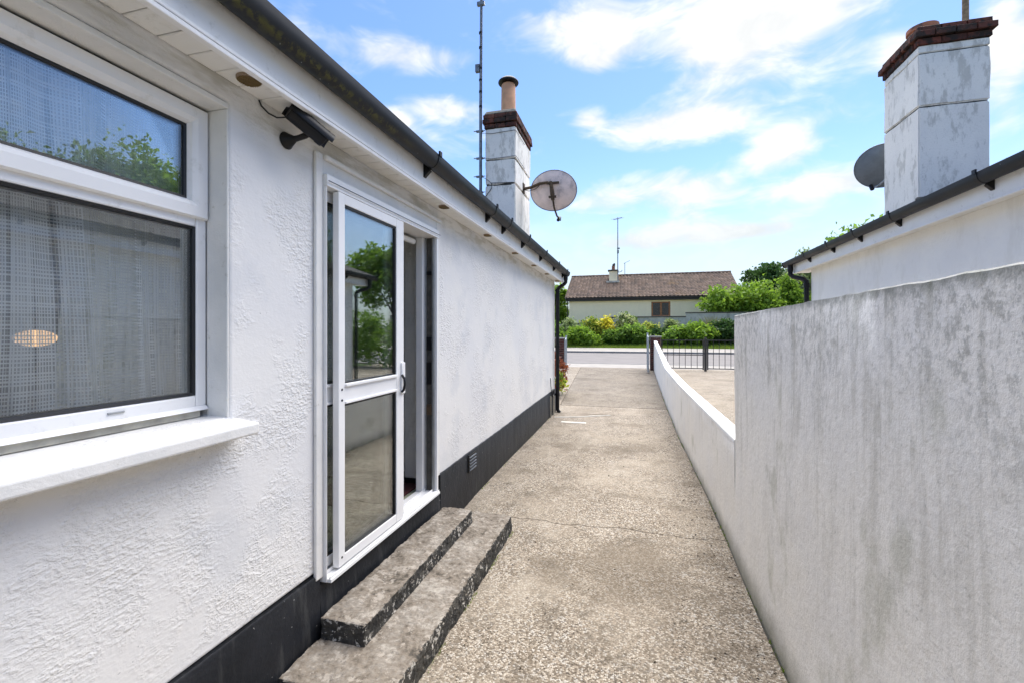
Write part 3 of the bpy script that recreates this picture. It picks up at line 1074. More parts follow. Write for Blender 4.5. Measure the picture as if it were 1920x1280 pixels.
# soffit boards one by one, fascia, vents
sm = bevel_box_mesh('soffit_board', .146, .1005, .010, 'soffit_pvc', .003)
for i in range(85):
    inst(sm, 'soffit_board', house, (-1.425, -.30 + .105 * i + .004, 2.460 + random.uniform(-.0006, .0006)))
MB().box(-1.498, -3.2, 2.468, -1.37, 8.78, 2.475).build('soffit_backing', 'joint_core', house)
fs_ = MB().box(-1.352, -3.2, 2.446, -1.334, 8.78, 2.66).build('fascia', 'fascia_pvc', house, bevel=.003)
MB().box(-1.352, -3.2, 2.428, -1.326, 8.78, 2.4445).box(-1.333, -3.2, 2.4475, -1.327, 8.78, 2.462).build('drip_edge', 'white_pvc', fs_, bevel=.003)
MB().box(-1.5, 8.632, 2.45, -1.354, 8.78, 2.66).build('box_end', 'fascia_pvc', house, bevel=.003)
for y in (.36, 1.397, 3.213, 4.272, 5.331, 6.394, 7.395, 8.40):
    sv = MB().lathe([(.0, .0), (.040, .0), (.044, .003), (.044, .012), (.0, .012)], (-1.408, y, 2.4445), n=20).build('soffit_vent', 'vent_mesh', house, True)
    q = MB()
    for k in range(-4, 5):
        L = math.sqrt(.04 ** 2 - (k * .008) ** 2) if abs(k * .008) < .04 else 0
        if L > .006:
            q.box(-1.408 - L, y + k * .008 - .001, 2.4415, -1.408 + L, y + k * .008 + .001, 2.4443)
            q.box(-1.408 + k * .008 - .001, y - L, 2.4415, -1.408 + k * .008 + .001, y + L, 2.4443)
    q.build('vent_grille', 'brass', sv)

# gutter
gut = MB().prism(gutter_profile(-1.277, 2.640, 1), 'y', -3.2, 8.72).build('gutter', 'dark_grey_gutter_plastic', house, True)
MB().prism(gutter_profile(-1.277, 2.643, 1, .060, .094, .058), 'y', 8.715, 8.735).build('stop_end', 'dark_grey_gutter_plastic', gut, True)
bmb = MB().prism(gutter_profile(0, .004, 1, 0.0585, .089, .005), 'y', -.018, .018)
bmb.prism([(-.058, -.03), (-.058, -.135), (-.050, -.135), (-.01, -.096), (-.03, -.06)], 'y', -.014, .014)
bmb.box(.052, -.016, -.01, .064, .016, .022)
bme = bmb.mesh('gutter_bracket', 'black_plastic')
for y in (.95, 2.72, 3.98, 4.50, 5.33, 6.40, 7.50, 8.45):
    inst(bme, 'gutter_bracket', house, (-1.277, y, 2.640))
# roof
RS = math.tan(R(20)); cs, sn = math.cos(R(20)), math.sin(R(20))
ry0, ry1 = -3.4, 8.80
MB().hexa([(-1.31, ry0, 2.635), (-1.31, ry1, 2.635), (-5.0, ry1, 2.645 + 3.71 * RS), (-5.0, ry0, 2.645 + 3.71 * RS)], [(-1.31, ry0, 2.650), (-1.31, ry1, 2.650), (-5.0, ry1, 2.665 + 3.71 * RS), (-5.0, ry0, 2.665 + 3.71 * RS)]).hexa(
    [(-5.0, ry0, 2.645 + 3.71 * RS), (-5.0, ry1, 2.645 + 3.71 * RS), (-8.71, ry1, 2.645), (-8.71, ry0, 2.645)], [(-5.0, ry0, 2.665 + 3.71 * RS), (-5.0, ry1, 2.665 + 3.71 * RS), (-8.71, ry1, 2.665), (-8.71, ry0, 2.665)]).build('roof', 'grey_roof_tile', house)
tile_roof('roof_tiles', 'grey_roof_tile', house, (-1.305, ry0, 2.650), (0, 1, 0), (-cs, 0, sn), 40, 12, .305, .325, .010, .05, 5, .010)
tile_roof('roof_tiles', 'grey_roof_tile', house, (-8.715, ry0, 2.655), (0, 1, 0), (cs, 0, sn), 40, 12, .305, .325, .010, .05, 5, .010)
q = MB()
for i in range(28):
    q.lathe([(.115, 0), (.12, .44)], (-5.0, ry0 + i * .436, 3.99), (0, 1, 0), 14)
q.build('ridge_tiles', 'grey_roof_tile', house, True)['kind'] = 'stuff'
# gable end at the road
MB().prism([(-1.5, 2.56), (-8.5, 2.56), (-5.0, 2.56 + 3.5 * RS)], 'y', 8.34, 8.625).build('gable', 'painted_render', house)

# chimney
ch = thing('chimney_root', '', '')
bpy.data.objects.remove(ch)
chim = MB().box(-2.462, 7.398, 2.4, -1.968, 8.472, 5.0).build('chimney', 'joint_core', house)
rough_box('render_panel', 'chimney_render', chim, -2.48, 7.38, 2.7, -1.95, 8.49, 3.985, .016, .007, 5, 1)
rough_box('render_panel', 'chimney_render', chim, -2.478, 7.382, 3.998, -1.952, 8.488, 4.405, .014, .007, 4, 2)
rough_box('render_panel', 'chimney_render', chim, -2.482, 7.378, 4.418, -1.950, 8.490, 4.945, .014, .007, 4, 3)
brick_course(chim, -2.495, 7.365, -1.935, 8.505, 4.952, .072, seed=1)
brick_course(chim, -2.52, 7.34, -1.910, 8.53, 5.034, .072, shift=.1, seed=2)
brick_course(chim, -2.51, 7.35, -1.920, 8.52, 5.116, .068, seed=5)
MB().box(-2.46, 7.42, 4.95, -1.97, 8.45, 5.18).build('mortar_bed', 'brick_mortar', chim)
MB().hexa([(-2.505, 7.355, 5.187), (-1.925, 7.355, 5.187), (-1.925, 8.515, 5.187), (-2.505, 8.515, 5.187)], [(-2.47, 7.40, 5.262), (-1.96, 7.40, 5.262), (-1.96, 8.47, 5.262), (-2.47, 8.47, 5.262)]).build('mortar_cap', 'mortar_cap', chim, bevel=.02)
MB().lathe([(.0, 5.2), (.14, 5.2), (.132, 5.5), (.127, 5.90), (.118, 5.94), (.105, 5.94), (.105, 5.6), (0, 5.6)], (-2.215, 7.9, 0), n=28).build('chimney_pot', 'terracotta', chim, True)
cw = MB().lathe([(0, 6.07), (.06, 6.065), (.14, 6.035), (.182, 5.995), (.186, 5.975), (.178, 5.96), (.12, 5.955), (.105, 5.95), (.105, 5.90), (.0, 5.90)], (-2.215, 7.9, 0), n=28).build('chimney_cowl', 'black_plastic', chim, True)
# strap and stay marks: wires round chimney for the mast lashing
q = MB()
for z in (4.86, 4.43):
    q.tube([(-2.56, 7.33, z), (-2.49, 7.345, z + .01), (-2.36, 7.366, z), (-1.95, 7.366, z + .015), (-1.937, 7.38, z + .015), (-1.937, 8.0, z + .01)], .004, 5)
q.tube([(-2.52, 7.35, 4.13), (-2.45, 7.362, 4.09), (-2.37, 7.362, 4.02), (-1.99, 7.362, 4.0)], .005, 5)
q.tube([(-2.36, 7.362, 4.02), (-2.36, 7.362, 3.93), (-2.48, 7.362, 3.78)], .006, 5)
q.build('lashing_wire', 'cable_black', chim, True)

# downpipe at the far corner
dp = MB()
dp.cyl((-1.277, 8.56, 2.57), (-1.277, 8.56, 2.47), .040, n=14)
dp.tube([(-1.277, 8.56, 2.50), (-1.277, 8.56, 2.43), (-1.30, 8.56, 2.40), (-1.40, 8.555, 2.335), (-1.43, 8.55, 2.29), (-1.43, 8.55, 2.24)], .034, 12)
dp.tube([(-1.43, 8.55, 2.27), (-1.43, 8.55, .12), (-1.43, 8.55, .03), (-1.39, 8.55, -.02)], .034, 12)
for z in (2.25, 1.2, .3):
    dp.cyl((-1.43, 8.55, z), (-1.43, 8.55, z + .05), .041, n=14)
    dp.box(-1.48, 8.53, z + .01, -1.42, 8.57, z + .04)
dp.build('downpipe', 'black_plastic', house, True)

# door surround in smooth plaster with a small moulding across the head
MB().box(-1.499, 1.862, .30, -1.480, 1.9125, 2.372).build('door_surround', 'smooth_plaster', house, bevel=.006)
MB().box(-1.499, 3.232, .384, -1.480, 3.292, 2.372).build('door_surround', 'smooth_plaster', house, bevel=.006)
MB().box(-1.499, 1.9135, 2.275, -1.484, 3.231, 2.372).box(-1.484, 1.9135, 2.345, -1.462, 3.2925, 2.368).build('door_surround', 'smooth_plaster', house, bevel=.005)

# sliding door
door = MB().box(-1.62, 1.9135, 2.215, -1.458, 3.231, 2.274).box(-1.62, 1.9135, .272, -1.462, 1.919, 2.2145).box(-1.62, 3.205, .272, -1.466, 3.231, 2.2145).build('sliding_door', 'white_aluminium', house, bevel=.003)
MB().box(-1.62, 1.9195, .270, -1.440, 3.2045, .288).box(-1.452, 1.9195, .2885, -1.446, 3.2045, .300).box(-1.50, 1.9195, .2885, -1.494, 3.2045, .304).box(-1.56, 1.9195, .2885, -1.554, 3.2045, .304).build('threshold', 'white_aluminium', door, bevel=.002)
MB().box(-1.452, 1.9140, 2.237, -1.448, 3.230, 2.240).build('head_groove', 'black_gasket', door)


def panel(x0, x1, y0, y1, z0, z1, st, st2, rail, mid0, mid1, glassname):
    fr = MB()
    fr.box(x0, y0, z0, x1, y0 + st, z1); fr.box(x0, y1 - st2, z0, x1, y1, z1)
    fr.box(x0 + .001, y0 + st, z0, x1 - .001, y1 - st2, z0 + rail); fr.box(x0 + .001, y0 + st, z1 - rail, x1 - .001, y1 - st2, z1)
    f = fr.build('door_panel', 'white_aluminium', door, bevel=.003)
    MB().box(x0 + .002, y0 + st, mid0, x1 - .002, y1 - st2, mid1).box(x1 - .002, y0 + st, mid1 - .016, x1 + .010, y1 - st2, mid1 - .002).box(x1 - .002, y0 + st, mid0 + .002, x1 + .008, y1 - st2, mid0 + .014).build('mid_rail', 'white_aluminium', f, bevel=.002)
    xm = (x0 + x1) / 2
    gk = MB(); g_ = .011
    for a, b in ((z0 + rail, mid0), (mid1, z1 - rail)):
        gk.box(xm - .012, y0 + st, a, xm + .012, y0 + st + g_ * .3, b); gk.box(xm - .012, y1 - st2 - g_, a, xm + .012, y1 - st2, b)
        gk.box(xm - .012, y0 + st + g_ * .3, a, xm + .012, y1 - st2 - g_, a + g_ * .6); gk.box(xm - .012, y0 + st + g_ * .3, b - g_, xm + .012, y1 - st2 - g_, b)
        MB().box(xm - .003, y0 + st + .002, a + .003, xm + .003, y1 - st2 - .002, b - .003).build('pane', glassname, f)
    gk.build('gasket', 'black_gasket', f)
    return f


pan = panel(-1.492, -1.456, 2.000, 2.672, .300, 2.212, .052, .092, .052, 1.127, 1.234, 'door_glass')
panel(-1.552, -1.516, 1.922, 2.600, .304, 2.212, .030, .052, .050, 1.127, 1.234, 'door_glass')
hb = MB().box(-1.457, 2.630, 1.105, -1.444, 2.672, 1.305).build('handle', 'white_aluminium', pan, bevel=.004)
MB().tube([(-1.446, 2.632, 1.225), (-1.425, 2.622, 1.205), (-1.420, 2.617, 1.165), (-1.430, 2.622, 1.13), (-1.447, 2.632, 1.12)], .008, 8).build('latch', 'black_plastic', pan, True)
for z in (1.150, 1.205, .345): MB().cyl((-1.4562, 2.026, z), (-1.4535, 2.026, z), .006, n=8).build('screw', 'black_plastic', pan)
# lock-side jamb channel with keeps
jm = MB().box(-1.50, 3.186, .290, -1.484, 3.2045, 2.214).box(-1.56, 3.186, .290, -1.548, 3.2045, 2.214).build('jamb_channel', 'grey_track', door, bevel=.002)
MB().box(-1.547, 3.198, .290, -1.501, 3.204, 2.214).build('jamb_recess', 'joint_core', door)
MB().box(-1.615, 3.150, .290, -1.562, 3.204, 2.214).build('inner_stile', 'white_aluminium', door, bevel=.003)
for z, h, mt in ((1.36, .10, 'black_plastic'), (1.10, .17, 'black_plastic'), (.87, .08, 'rusty_bracket'), (1.93, .03, 'black_plastic')):
    MB().box(-1.546, 3.188, z, -1.503, 3.1975, z + h).build('keep', mt, door, bevel=.003)
# roller blind tube behind the fixed pane
MB().cyl((-1.60, 1.95, 2.17), (-1.60, 3.08, 2.17), .021, n=14).build('blind_roller', 'white_pvc', door, True)

# window: frame, top sash, fixed pane
w_out = (-1.60, 1.393, 1.205, 2.350)
win = MB().box(-1.675, -1.24, 1.205, -1.602, -1.16, 2.345).box(-1.675, 1.345, 1.205, -1.602, 1.388, 2.345).box(-1.675, -1.16, 1.205, -1.603, 1.345, 1.262).box(-1.675, -1.16, 2.305, -1.603, 1.345, 2.345).box(-1.675, -1.16, 1.895, -1.603, 1.345, 1.945).build('window', 'white_pvc', house, bevel=.006)
MB().box(-1.645, -1.22, 1.180, -1.600, 1.36, 1.2045).build('packer_strip', 'mortar_strip', win)
MB().hexa([(-1.66, -1.23, 1.207), (-1.585, -1.23, 1.205), (-1.585, 1.386, 1.205), (-1.66, 1.386, 1.207)], [(-1.66, -1.23, 1.222), (-1.598, -1.23, 1.220), (-1.598, 1.386, 1.220), (-1.66, 1.386, 1.222)]).build('frame_drip', 'white_pvc', win, bevel=.003)
sa = MB()
s0, s1, t0, t1 = -1.15, 1.384, 1.925, 2.342
sb = .072
# chamfered sash section, mitred corners
def mitred(mbx, y0, y1, z0, z1, prof):
    """prof: (inset from outer edge, x) pairs"""
    n = len(prof); vs = []
    for (cy, cz, sy, sz) in ((y0, z0, 1, 1), (y1, z0, -1, 1), (y1, z1, -1, -1), (y0, z1, 1, -1)):
        for ins, x in prof: vs.append((x, cy + sy * ins, cz + sz * ins))
    fs = []
    for c in range(4):
        d = (c + 1) % 4
        for i in range(n):
            j = (i + 1) % n
            fs.append((c * n + i, c * n + j, d * n + j, d * n + i))
    mbx.add(vs, fs)
    return mbx
mitred(sa, s0, s1, t0, t1, [(.004, -1.600), (.0, -1.594), (.006, -1.584), (.044, -1.584), (.060, -1.594), (.070, -1.612), (.070, -1.650), (.004, -1.650)])
so = sa.build('sash', 'white_pvc', win)
mitred(MB(), s0 + .070, s1 - .070, t0 + .070, t1 - .070, [(0, -1.610), (.009, -1.613), (.009, -1.640), (0, -1.640)]).build('gasket', 'black_gasket', so)
MB().box(-1.624, s0 + .072, t0 + .072, -1.618, s1 - .072, t1 - .072).build('pane', 'window_glass', so)
mitred(MB(), -1.16, 1.3445, 1.2625, 1.8945, [(0, -1.605), (.010, -1.608), (.010, -1.650), (0, -1.650)]).build('gasket', 'black_gasket', win)
MB().box(-1.620, -1.150, 1.2725, -1.614, 1.335, 1.8845).build('pane', 'window_glass', win)
MB().box(-1.603, 1.045, 1.240, -1.598, 1.095, 1.247).build('drain_cap', 'grey_track', win, bevel=.002)
sill = MB().hexa([(-1.66, -1.40, 1.112), (-1.390, -1.40, 1.112), (-1.390, 1.432, 1.112), (-1.66, 1.432, 1.112)], [(-1.66, -1.40, 1.182), (-1.390, -1.40, 1.157), (-1.390, 1.432, 1.157), (-1.66, 1.432, 1.182)]).build('sill', 'smooth_plaster', house, bevel=.009, seg=3)
# plaster lining of the opening
MB().box(-1.603, 1.3885, 1.175, -1.502, 1.397, 2.350).build('reveal', 'smooth_plaster', house, bevel=.004)
MB().box(-1.603, -1.24, 2.3505, -1.502, 1.397, 2.372).build('reveal', 'smooth_plaster', house, bevel=.004)

# rooms behind the glass
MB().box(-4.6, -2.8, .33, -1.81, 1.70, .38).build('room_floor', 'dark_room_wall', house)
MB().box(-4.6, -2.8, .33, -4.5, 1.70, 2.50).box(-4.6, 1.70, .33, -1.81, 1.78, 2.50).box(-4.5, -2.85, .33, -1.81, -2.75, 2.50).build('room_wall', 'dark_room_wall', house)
MB().box(-8.2, -2.85, 2.50, -1.81, 8.3, 2.54).build('room_ceiling', 'room_ceiling', house)
MB().hexa([(-3.8, 3.355, .27), (-1.625, 3.355, .27), (-1.625, 3.45, .27), (-3.8, 3.45, .27)], [(-3.8, 3.355, 2.5), (-1.625, 3.355, 2.5), (-1.625, 3.45, 2.5), (-3.8, 3.45, 2.5)]).build('room_wall', 'room_wall', house)
MB().box(-8.2, 5.9, .27, -3.8, 6.0, 2.5).box(-3.85, 3.45, .27, -3.8, 5.9, 2.5).box(-8.2, 1.70, .27, -4.6, 1.78, 2.5).build('room_wall', 'room_wall', house)
kf = MB().box(-8.2, 1.785, .20, -1.625, 5.9, .268).build('kitchen_floor', 'joint_core', house)
tm = bevel_box_mesh('floor_tile', .292, .292, .012, 'kitchen_floor_tile', .003)
for i in range(9):
    for j in range(6):
        inst(tm, 'floor_tile', kf, (-1.785 - i * .3, 1.94 + j * .3 - (.05 if j == 5 else 0), .272 + random.uniform(-.0008, .0008), ), None, (1, .66 if j == 5 else 1, 1)) if not (j == 5) else None
mat_o = MB().box(-2.35, 2.75, .2795, -1.66, 3.33, .292).build('door_mat', 'red_mat', None, bevel=.004)
tag(mat_o, 'dark red door mat on the floor just inside the open sliding door', 'mat')

# ------------------------------------------------------------------ curtains, lamp


def curtain(name, mat, x, y0f, y1f, z0, z1, folds, amp, seed, nz=16, ny=160):
    rnd = random.Random(seed)
    ph = [rnd.uniform(0, 6.28) for _ in range(6)]
    vs = []; uvs = []; fs = []
    for j in range(nz + 1):
        t = j / nz; z = z0 + (z1 - z0) * t
        a, b = y0f(t), y1f(t)
        for i in range(ny + 1):
            s_ = i / ny
            y = a + (b - a) * s_
            w = math.sin(s_ * folds * 6.283 + ph[0]) + .6 * math.sin(s_ * folds * 2.3 * 6.283 + ph[1] + t) + .4 * math.sin(s_ * folds * .37 * 6.283 + ph[2] - t * 2)
            vs.append((x + amp * w, y + amp * .5 * math.sin(s_ * folds * 6.283 + ph[3]), z))
            uvs.append((s_ * abs(b - a) * 1.25 + .02 * math.sin(t * 3 + s_ * 20), t * (z1 - z0)))
    for j in range(nz):
        for i in range(ny):
            q = j * (ny + 1) + i
            fs.append((q, q + 1, q + ny + 2, q + ny + 1))
    me = bpy.data.meshes.new(name); me.from_pydata(vs, [], fs)
    uvl = me.uv_layers.new(name='UVMap')
    li = np.empty(len(me.loops), dtype=np.int32); me.loops.foreach_get('vertex_index', li)
    uvl.data.foreach_set('uv', np.array(uvs, dtype=np.float32)[li].ravel())
    me.materials.append(MATS[mat])
    shade_smooth(me, 180)
    o = bpy.data.objects.new(name, me); COL.objects.link(o)
    return o


o = curtain('net_curtain', 'woven_net_fabric', -1.700, lambda t: -1.2, lambda t: 1.37, 1.22, 2.36, 8, .019, 4, 10, 340)
tag(o, 'white woven net curtain hanging right behind the window glass', 'curtain')
o = curtain('drawn_curtain', 'curtain_fabric', -1.785, lambda t: .98 + .13 * t, lambda t: 1.50, 1.0, 2.42, 5, .016, 9, 12, 120)
tag(o, 'heavy cream curtain drawn aside behind the net at the window end', 'curtain')
lamp = MB().lathe([(0, .012), (.058, .010), (.066, .0), (.058, -.010), (0, -.012)], (-1.98, 1.075, 1.478), (1, .1, .0), 28, .42).build('oval_lamp', 'lit_lamp_shade', None, True)
tag(lamp, 'small glowing orange oval lamp seen through the net curtain', 'lamp')

# ------------------------------------------------------------------ steps
st = thing('concrete_steps', 'two worn concrete steps with flaking black risers below the sliding door', 'steps', (-1.2, 2.5, -.1))


def step(name, x0, x1, y0, y1, z0, z1, seed):
    o = MB().box(x0, y0, z0, x1, y1, z1).build(name, 'worn_step_concrete', st)
    rm = o.modifiers.new('remesh', 'REMESH'); rm.mode = 'VOXEL'; rm.voxel_size = .0075
    smo = o.modifiers.new('soften', 'SMOOTH'); smo.iterations = 5; smo.factor = .5
    for sc_, stg in ((.11, .026), (.022, .012)):
        tx = bpy.data.textures.new('step_relief', 'CLOUDS'); tx.noise_scale = sc_; tx.noise_depth = 3
        dm = o.modifiers.new('relief', 'DISPLACE'); dm.texture = tx; dm.strength = stg; dm.mid_level = .5; dm.texture_coords = 'GLOBAL'
    for p_ in o.data.polygons: p_.use_smooth = True
    return o


step('lower_step', -1.468, -.955, 1.60, 3.52, -.2, .035, 1)
step('upper_step', -1.457, -1.215, 1.86, 3.30, -.05, .138, 2)

# ------------------------------------------------------------------ security camera
sc = thing('security_camera', 'black bullet security camera on a wall bracket between window and door', 'camera', (-1.5, 1.684, 2.35))
MB().lathe([(.0, .0), (.036, .0), (.038, .006), (.030, .018), (.016, .045), (.013, .05)], (-1.499, 1.684, 2.345), (1, 0, .05), 20).build('wall_bracket', 'black_plastic', sc, True)
MB().tube([(-1.462, 1.684, 2.347), (-1.435, 1.688, 2.352), (-1.405, 1.695, 2.362), (-1.39, 1.70, 2.374)], [.014, .012, .013, .015], 12).build('arm', 'black_plastic', sc, True)
q = MB().lathe([(0, -.022), (.014, -.018), (.021, -.006), (.021, .006), (.014, .018), (0, .022)], (-1.388, 1.700, 2.378), (0, 0, 1), 16)
q.build('ball_joint', 'black_plastic', sc, True)
ba, bb = Vector((-1.405, 1.600, 2.428)), Vector((-1.335, 1.735, 2.352))
ax = (bb - ba).normalized(); L = (bb - ba).length
body = MB().lathe([(0, 0), (.029, 0), (.035, .006), (.035, L * .8), (.037, L * .82), (.037, L - .004), (.033, L), (.029, L - .008), (0, L - .008)], ba, ax, 24).build('camera_body', 'black_plastic', sc, True)
MB().lathe([(0, L - .006), (.018, L - .006), (.02, L - .0075)], ba, ax, 20).build('lens', 'dark_lens', sc, True)
u = ax.cross(Vector((0, 0, 1))).normalized(); w = u.cross(ax)
vs = []; n = 12
for h, r in ((-.012, .0), (L + .022, .0)):
    for k in range(n + 1):
        a = R(-15) + R(210) * k / n
        for rr in (.0405, .0435):
            vs.append(ba + ax * h + (u * math.cos(a) + w * math.sin(a)) * rr)
fs = []
m2 = (n + 1) * 2
for k in range(n):
    a = k * 2
    fs += [(a, a + 2, a + 2 + m2, a + m2), (a + 1, a + 1 + m2, a + 3 + m2, a + 3), (a, a + 1, a + 3, a + 2), (a + m2, a + 2 + m2, a + 3 + m2, a + 1 + m2)]
fs += [(0, m2, m2 + 1, 1), (2 * n, 2 * n + 1, 2 * n + 1 + m2, 2 * n + m2)]
q = MB(); q.add(vs, fs); q.build('sun_shield', 'black_plastic', sc, True)
MB().tube([(-1.497, 1.535, 2.452), (-1.49, 1.54, 2.43), (-1.47, 1.556, 2.405), (-1.445, 1.575, 2.392), (-1.42, 1.592, 2.398), (-1.405, 1.602, 2.415)], .0035, 6).build('cable', 'cable_black', sc, True)

# ------------------------------------------------------------------ mast and dish on the left chimney
ms = thing('aerial_mast', 'tall steel aerial mast lashed to the left bungalow chimney', 'aerial', (-2.56, 7.31, 3.2))
MB().tube([(-2.545, 7.315, 2.95), (-2.545, 7.315, 5.2), (-2.53, 7.315, 7.4)], [.024, .023, .019], 12).build('mast', 'mast_steel', ms, True)
for z in (3.86, 4.13, 4.44, 4.90):
    MB().box(-2.62, 7.295, z - .012, -2.50, 7.345, z + .012).cyl((-2.66, 7.30, z), (-2.47, 7.34, z + .01), .008, n=6).build('clamp', 'mast_steel', ms)
for z in (5.3, 5.55, 5.75, 5.95, 6.3, 6.55):
    MB().cyl((-2.542, 7.315, z), (-2.542, 7.315, z + .03), .030, n=8).build('cable_tie', 'black_plastic', ms)
MB().box(-2.63, 7.28, 5.90, -2.555, 7.34, 6.03).build('junction_box', 'mast_steel', ms, bevel=.006)
MB().tube([(-2.516, 7.30, 3.0), (-2.514, 7.295, 5.2), (-2.505, 7.30, 7.3)], .006, 6).build('coax_cable', 'cable_black', ms, True)
MB().box(-2.60, 7.29, 7.03, -2.47, 7.34, 7.09).build('aerial_clamp', 'mast_steel', ms)
MB().tube([(-3.1, 7.3, 7.36), (-1.9, 7.33, 7.36)], .012, 8).build('aerial_boom', 'mast_steel', ms)


def dish(root, c, normal, rx, ry, depth, mat, thick=.006):
    N = Vector(normal).normalized()
    u = Vector((0, 0, 1)).cross(N).normalized(); w = N.cross(u)
    vs = []; rings = 7; n = 40
    for side in (0, 1):
        for j in range(rings + 1):
            t = j / rings
            for k in range(n):
                a = 2 * math.pi * k / n
                vs.append(Vector(c) + u * rx * t * math.cos(a) + w * ry * t * math.sin(a) + N * (depth * (t * t - 1) + side * thick))
    fs = []
    B = (rings + 1) * n
    for side in (0, 1):
        for j in range(rings):
            for k in range(n):
                a = side * B + j * n + k; b = side * B + j * n + (k + 1) % n
                fs.append((a, b, b + n, a + n))
    for k in range(n):
        a = rings * n + k; b = rings * n + (k + 1) % n
        fs.append((a, b, b + B, a + B))
    q = MB(); q.add(vs, fs)
    me = q
    o = q.build('dish', mat, root, True)
    rim = MB().tube([Vector(c) + u * rx * math.cos(2 * math.pi * k / 40) + w * ry * math.sin(2 * math.pi * k / 40) for k in range(41)], .008, 6)
    rim.build('rim', 'mast_steel', o, True)
    return o, u, w, N


sd = thing('satellite_dish', 'pale pinkish satellite dish on a rusty arm beside the left chimney', 'satellite dish', (-1.93, 7.95, 4.05))
dc = Vector((-1.405, 7.95, 3.985))
d_o, du, dw, dn = dish(sd, dc, (.10, .93, .36), .42, .345, .075, 'dish_back')
MB().box(-1.965, 7.90, 3.99, -1.935, 8.02, 4.16).build('wall_plate', 'rusty_bracket', sd, bevel=.004)
MB().tube([(-1.945, 7.95, 4.06), (-1.80, 7.90, 4.06), (-1.62, 7.82, 4.09), (-1.48, 7.80, 4.09), (-1.43, 7.80, 4.06)], .026, 10).build('support_arm', 'rusty_bracket', sd, True)
q = MB().tube([(-1.43, 7.80, 4.10), (-1.41, 7.795, 4.0), (-1.395, 7.80, 3.88), (-1.39, 7.82, 3.78)], [.03, .034, .04, .03], 10)
q.box(-1.50, 7.78, 4.06, -1.28, 7.82, 4.09); q.box(-1.46, 7.78, 3.82, -1.33, 7.83, 3.85)
q.build('mount', 'rusty_bracket', sd)
MB().tube([(-1.39, 7.82, 3.80), (-1.375, 7.86, 3.66), (-1.35, 8.0, 3.55), (-1.32, 8.2, 3.52)], .016, 8).build('feed_arm', 'rusty_bracket', sd, True)
MB().cyl((-1.345, 8.10, 3.50), (-1.335, 8.22, 3.57), .030, n=10).build('receiver', 'black_plastic', sd, True)
MB().tube([(-1.93, 7.9, 4.03), (-1.82, 7.84, 3.98), (-1.70, 7.82, 4.0), (-1.62, 7.81, 4.06)], .006, 6).build('cable', 'cable_black', sd, True)

# coil of cable and pipes by the corner
cc = thing('cable_coil', 'small black cable coil and thin pipes on the plinth by the house corner', 'cable', (-1.46, 8.15, 0))
ring = [(-1.455, 8.19 + .065 * math.cos(a), .395 + .065 * math.sin(a)) for a in [2 * math.pi * k / 20 for k in range(21)]]
MB().tube(ring, .013, 6).build('coil', 'cable_black', cc, True)
MB().tube([(-1.47, 8.02, .68), (-1.465, 8.03, .56), (-1.462, 8.06, .46), (-1.455, 8.13, .42)], .007, 6).build('cable', 'cable_black', cc, True)
MB().tube([(-1.458, 7.98, .36), (-1.458, 7.98, -.02)], .012, 8).build('pipe', 'pipe_beige', cc, True)
MB().tube([(-1.452, 8.24, .34), (-1.452, 8.24, .0), (-1.42, 8.22, -.01)], .016, 8).build('pipe', 'pipe_beige', cc, True)

# ------------------------------------------------------------------ boundary walls on the right


def strip_wall(name, ylist, zt, zb, thick, mat, parent=None, jit=.004, seed=0, nz=8):
    """wall following rw_x with slightly wandering face and crest"""
    rnd = random.Random(seed)
    vs = []; rows = []
    for y in ylist:
        top = zt(y) + rnd.uniform(-1, 1) * jit
        b = zb(y)
        prof = []
        xi = rw_x(y); xo = xi + thick
        for k in range(nz + 1):
            prof.append((xi + math.sin(y * 3.1 + k * .9) * .003 + rnd.uniform(-1, 1) * .0008, b + (top - .005 - b) * k / nz))
        prof.append((xi + .003, top)); prof.append((xo - .012, top + rnd.uniform(-1, 1) * jit * .5)); prof.append((xo, top - .012)); prof.append((xo, b))
        rows.append(len(prof)); vs += [(px, y, pz) for px, pz in prof]
    n = rows[0]; fs = []
    for i in range(len(ylist) - 1):
        for k in range(n):
            a = i * n + k; b = i * n + (k + 1) % n
            fs.append((a, a + n, b + n, b))
    fs += [tuple(range(n)), tuple(range(len(vs) - 1, len(vs) - n - 1, -1))]
    q = MB(); q.add(vs, fs)
    return q.build(name, mat, parent, True)


hw = strip_wall('tall_boundary_wall', frange(-3, 3.5, .07), lambda y: 1.632 - .005 * y, lambda y: gz(y) - .1, .215, 'weathered_wall_paint', None, .0022, 1)
tag(hw, 'tall weathered white boundary wall with streaks close on the right', 'wall')
lw = thing('low_boundary_wall', 'low white boundary wall with bright coping running along the drive to the brick pillar', 'wall', (.62, 9, 0))
ltop = lambda y: .735 + (y - 3.5) * -.001 if y < 10.4 else .728 + (y - 10.4) / 8.0 * .40
strip_wall('wall_body', sorted(frange(3.503, 18.6, .35) + [10.4]), lambda y: ltop(y) - .012, lambda y: gz(y) - .1, .110, 'weathered_wall_paint', lw, .001, 2)
simple('coping_paint', (.80, .79, .76), .6, 0, .05, 5, .3, 40)
q = MB(); vs = []
yl = sorted(frange(3.504, 18.6, .35) + [10.4])
for y in yl:
    xi = rw_x(y); z = ltop(y)
    vs += [(xi - .006, y, z - .010), (xi + .119, y, z - .010), (xi + .117, y, z + .010), (xi - .002, y, z + .010)]
fs = []
for i in range(len(yl) - 1):
    for k in range(4):
        a = i * 4 + k; b = i * 4 + (k + 1) % 4
        fs.append((a, b, b + 4, a + 4))
fs += [(0, 1, 2, 3), tuple(len(vs) - 1 - k for k in range(4))]
q.add(vs, fs); q.build('coping', 'coping_paint', lw)

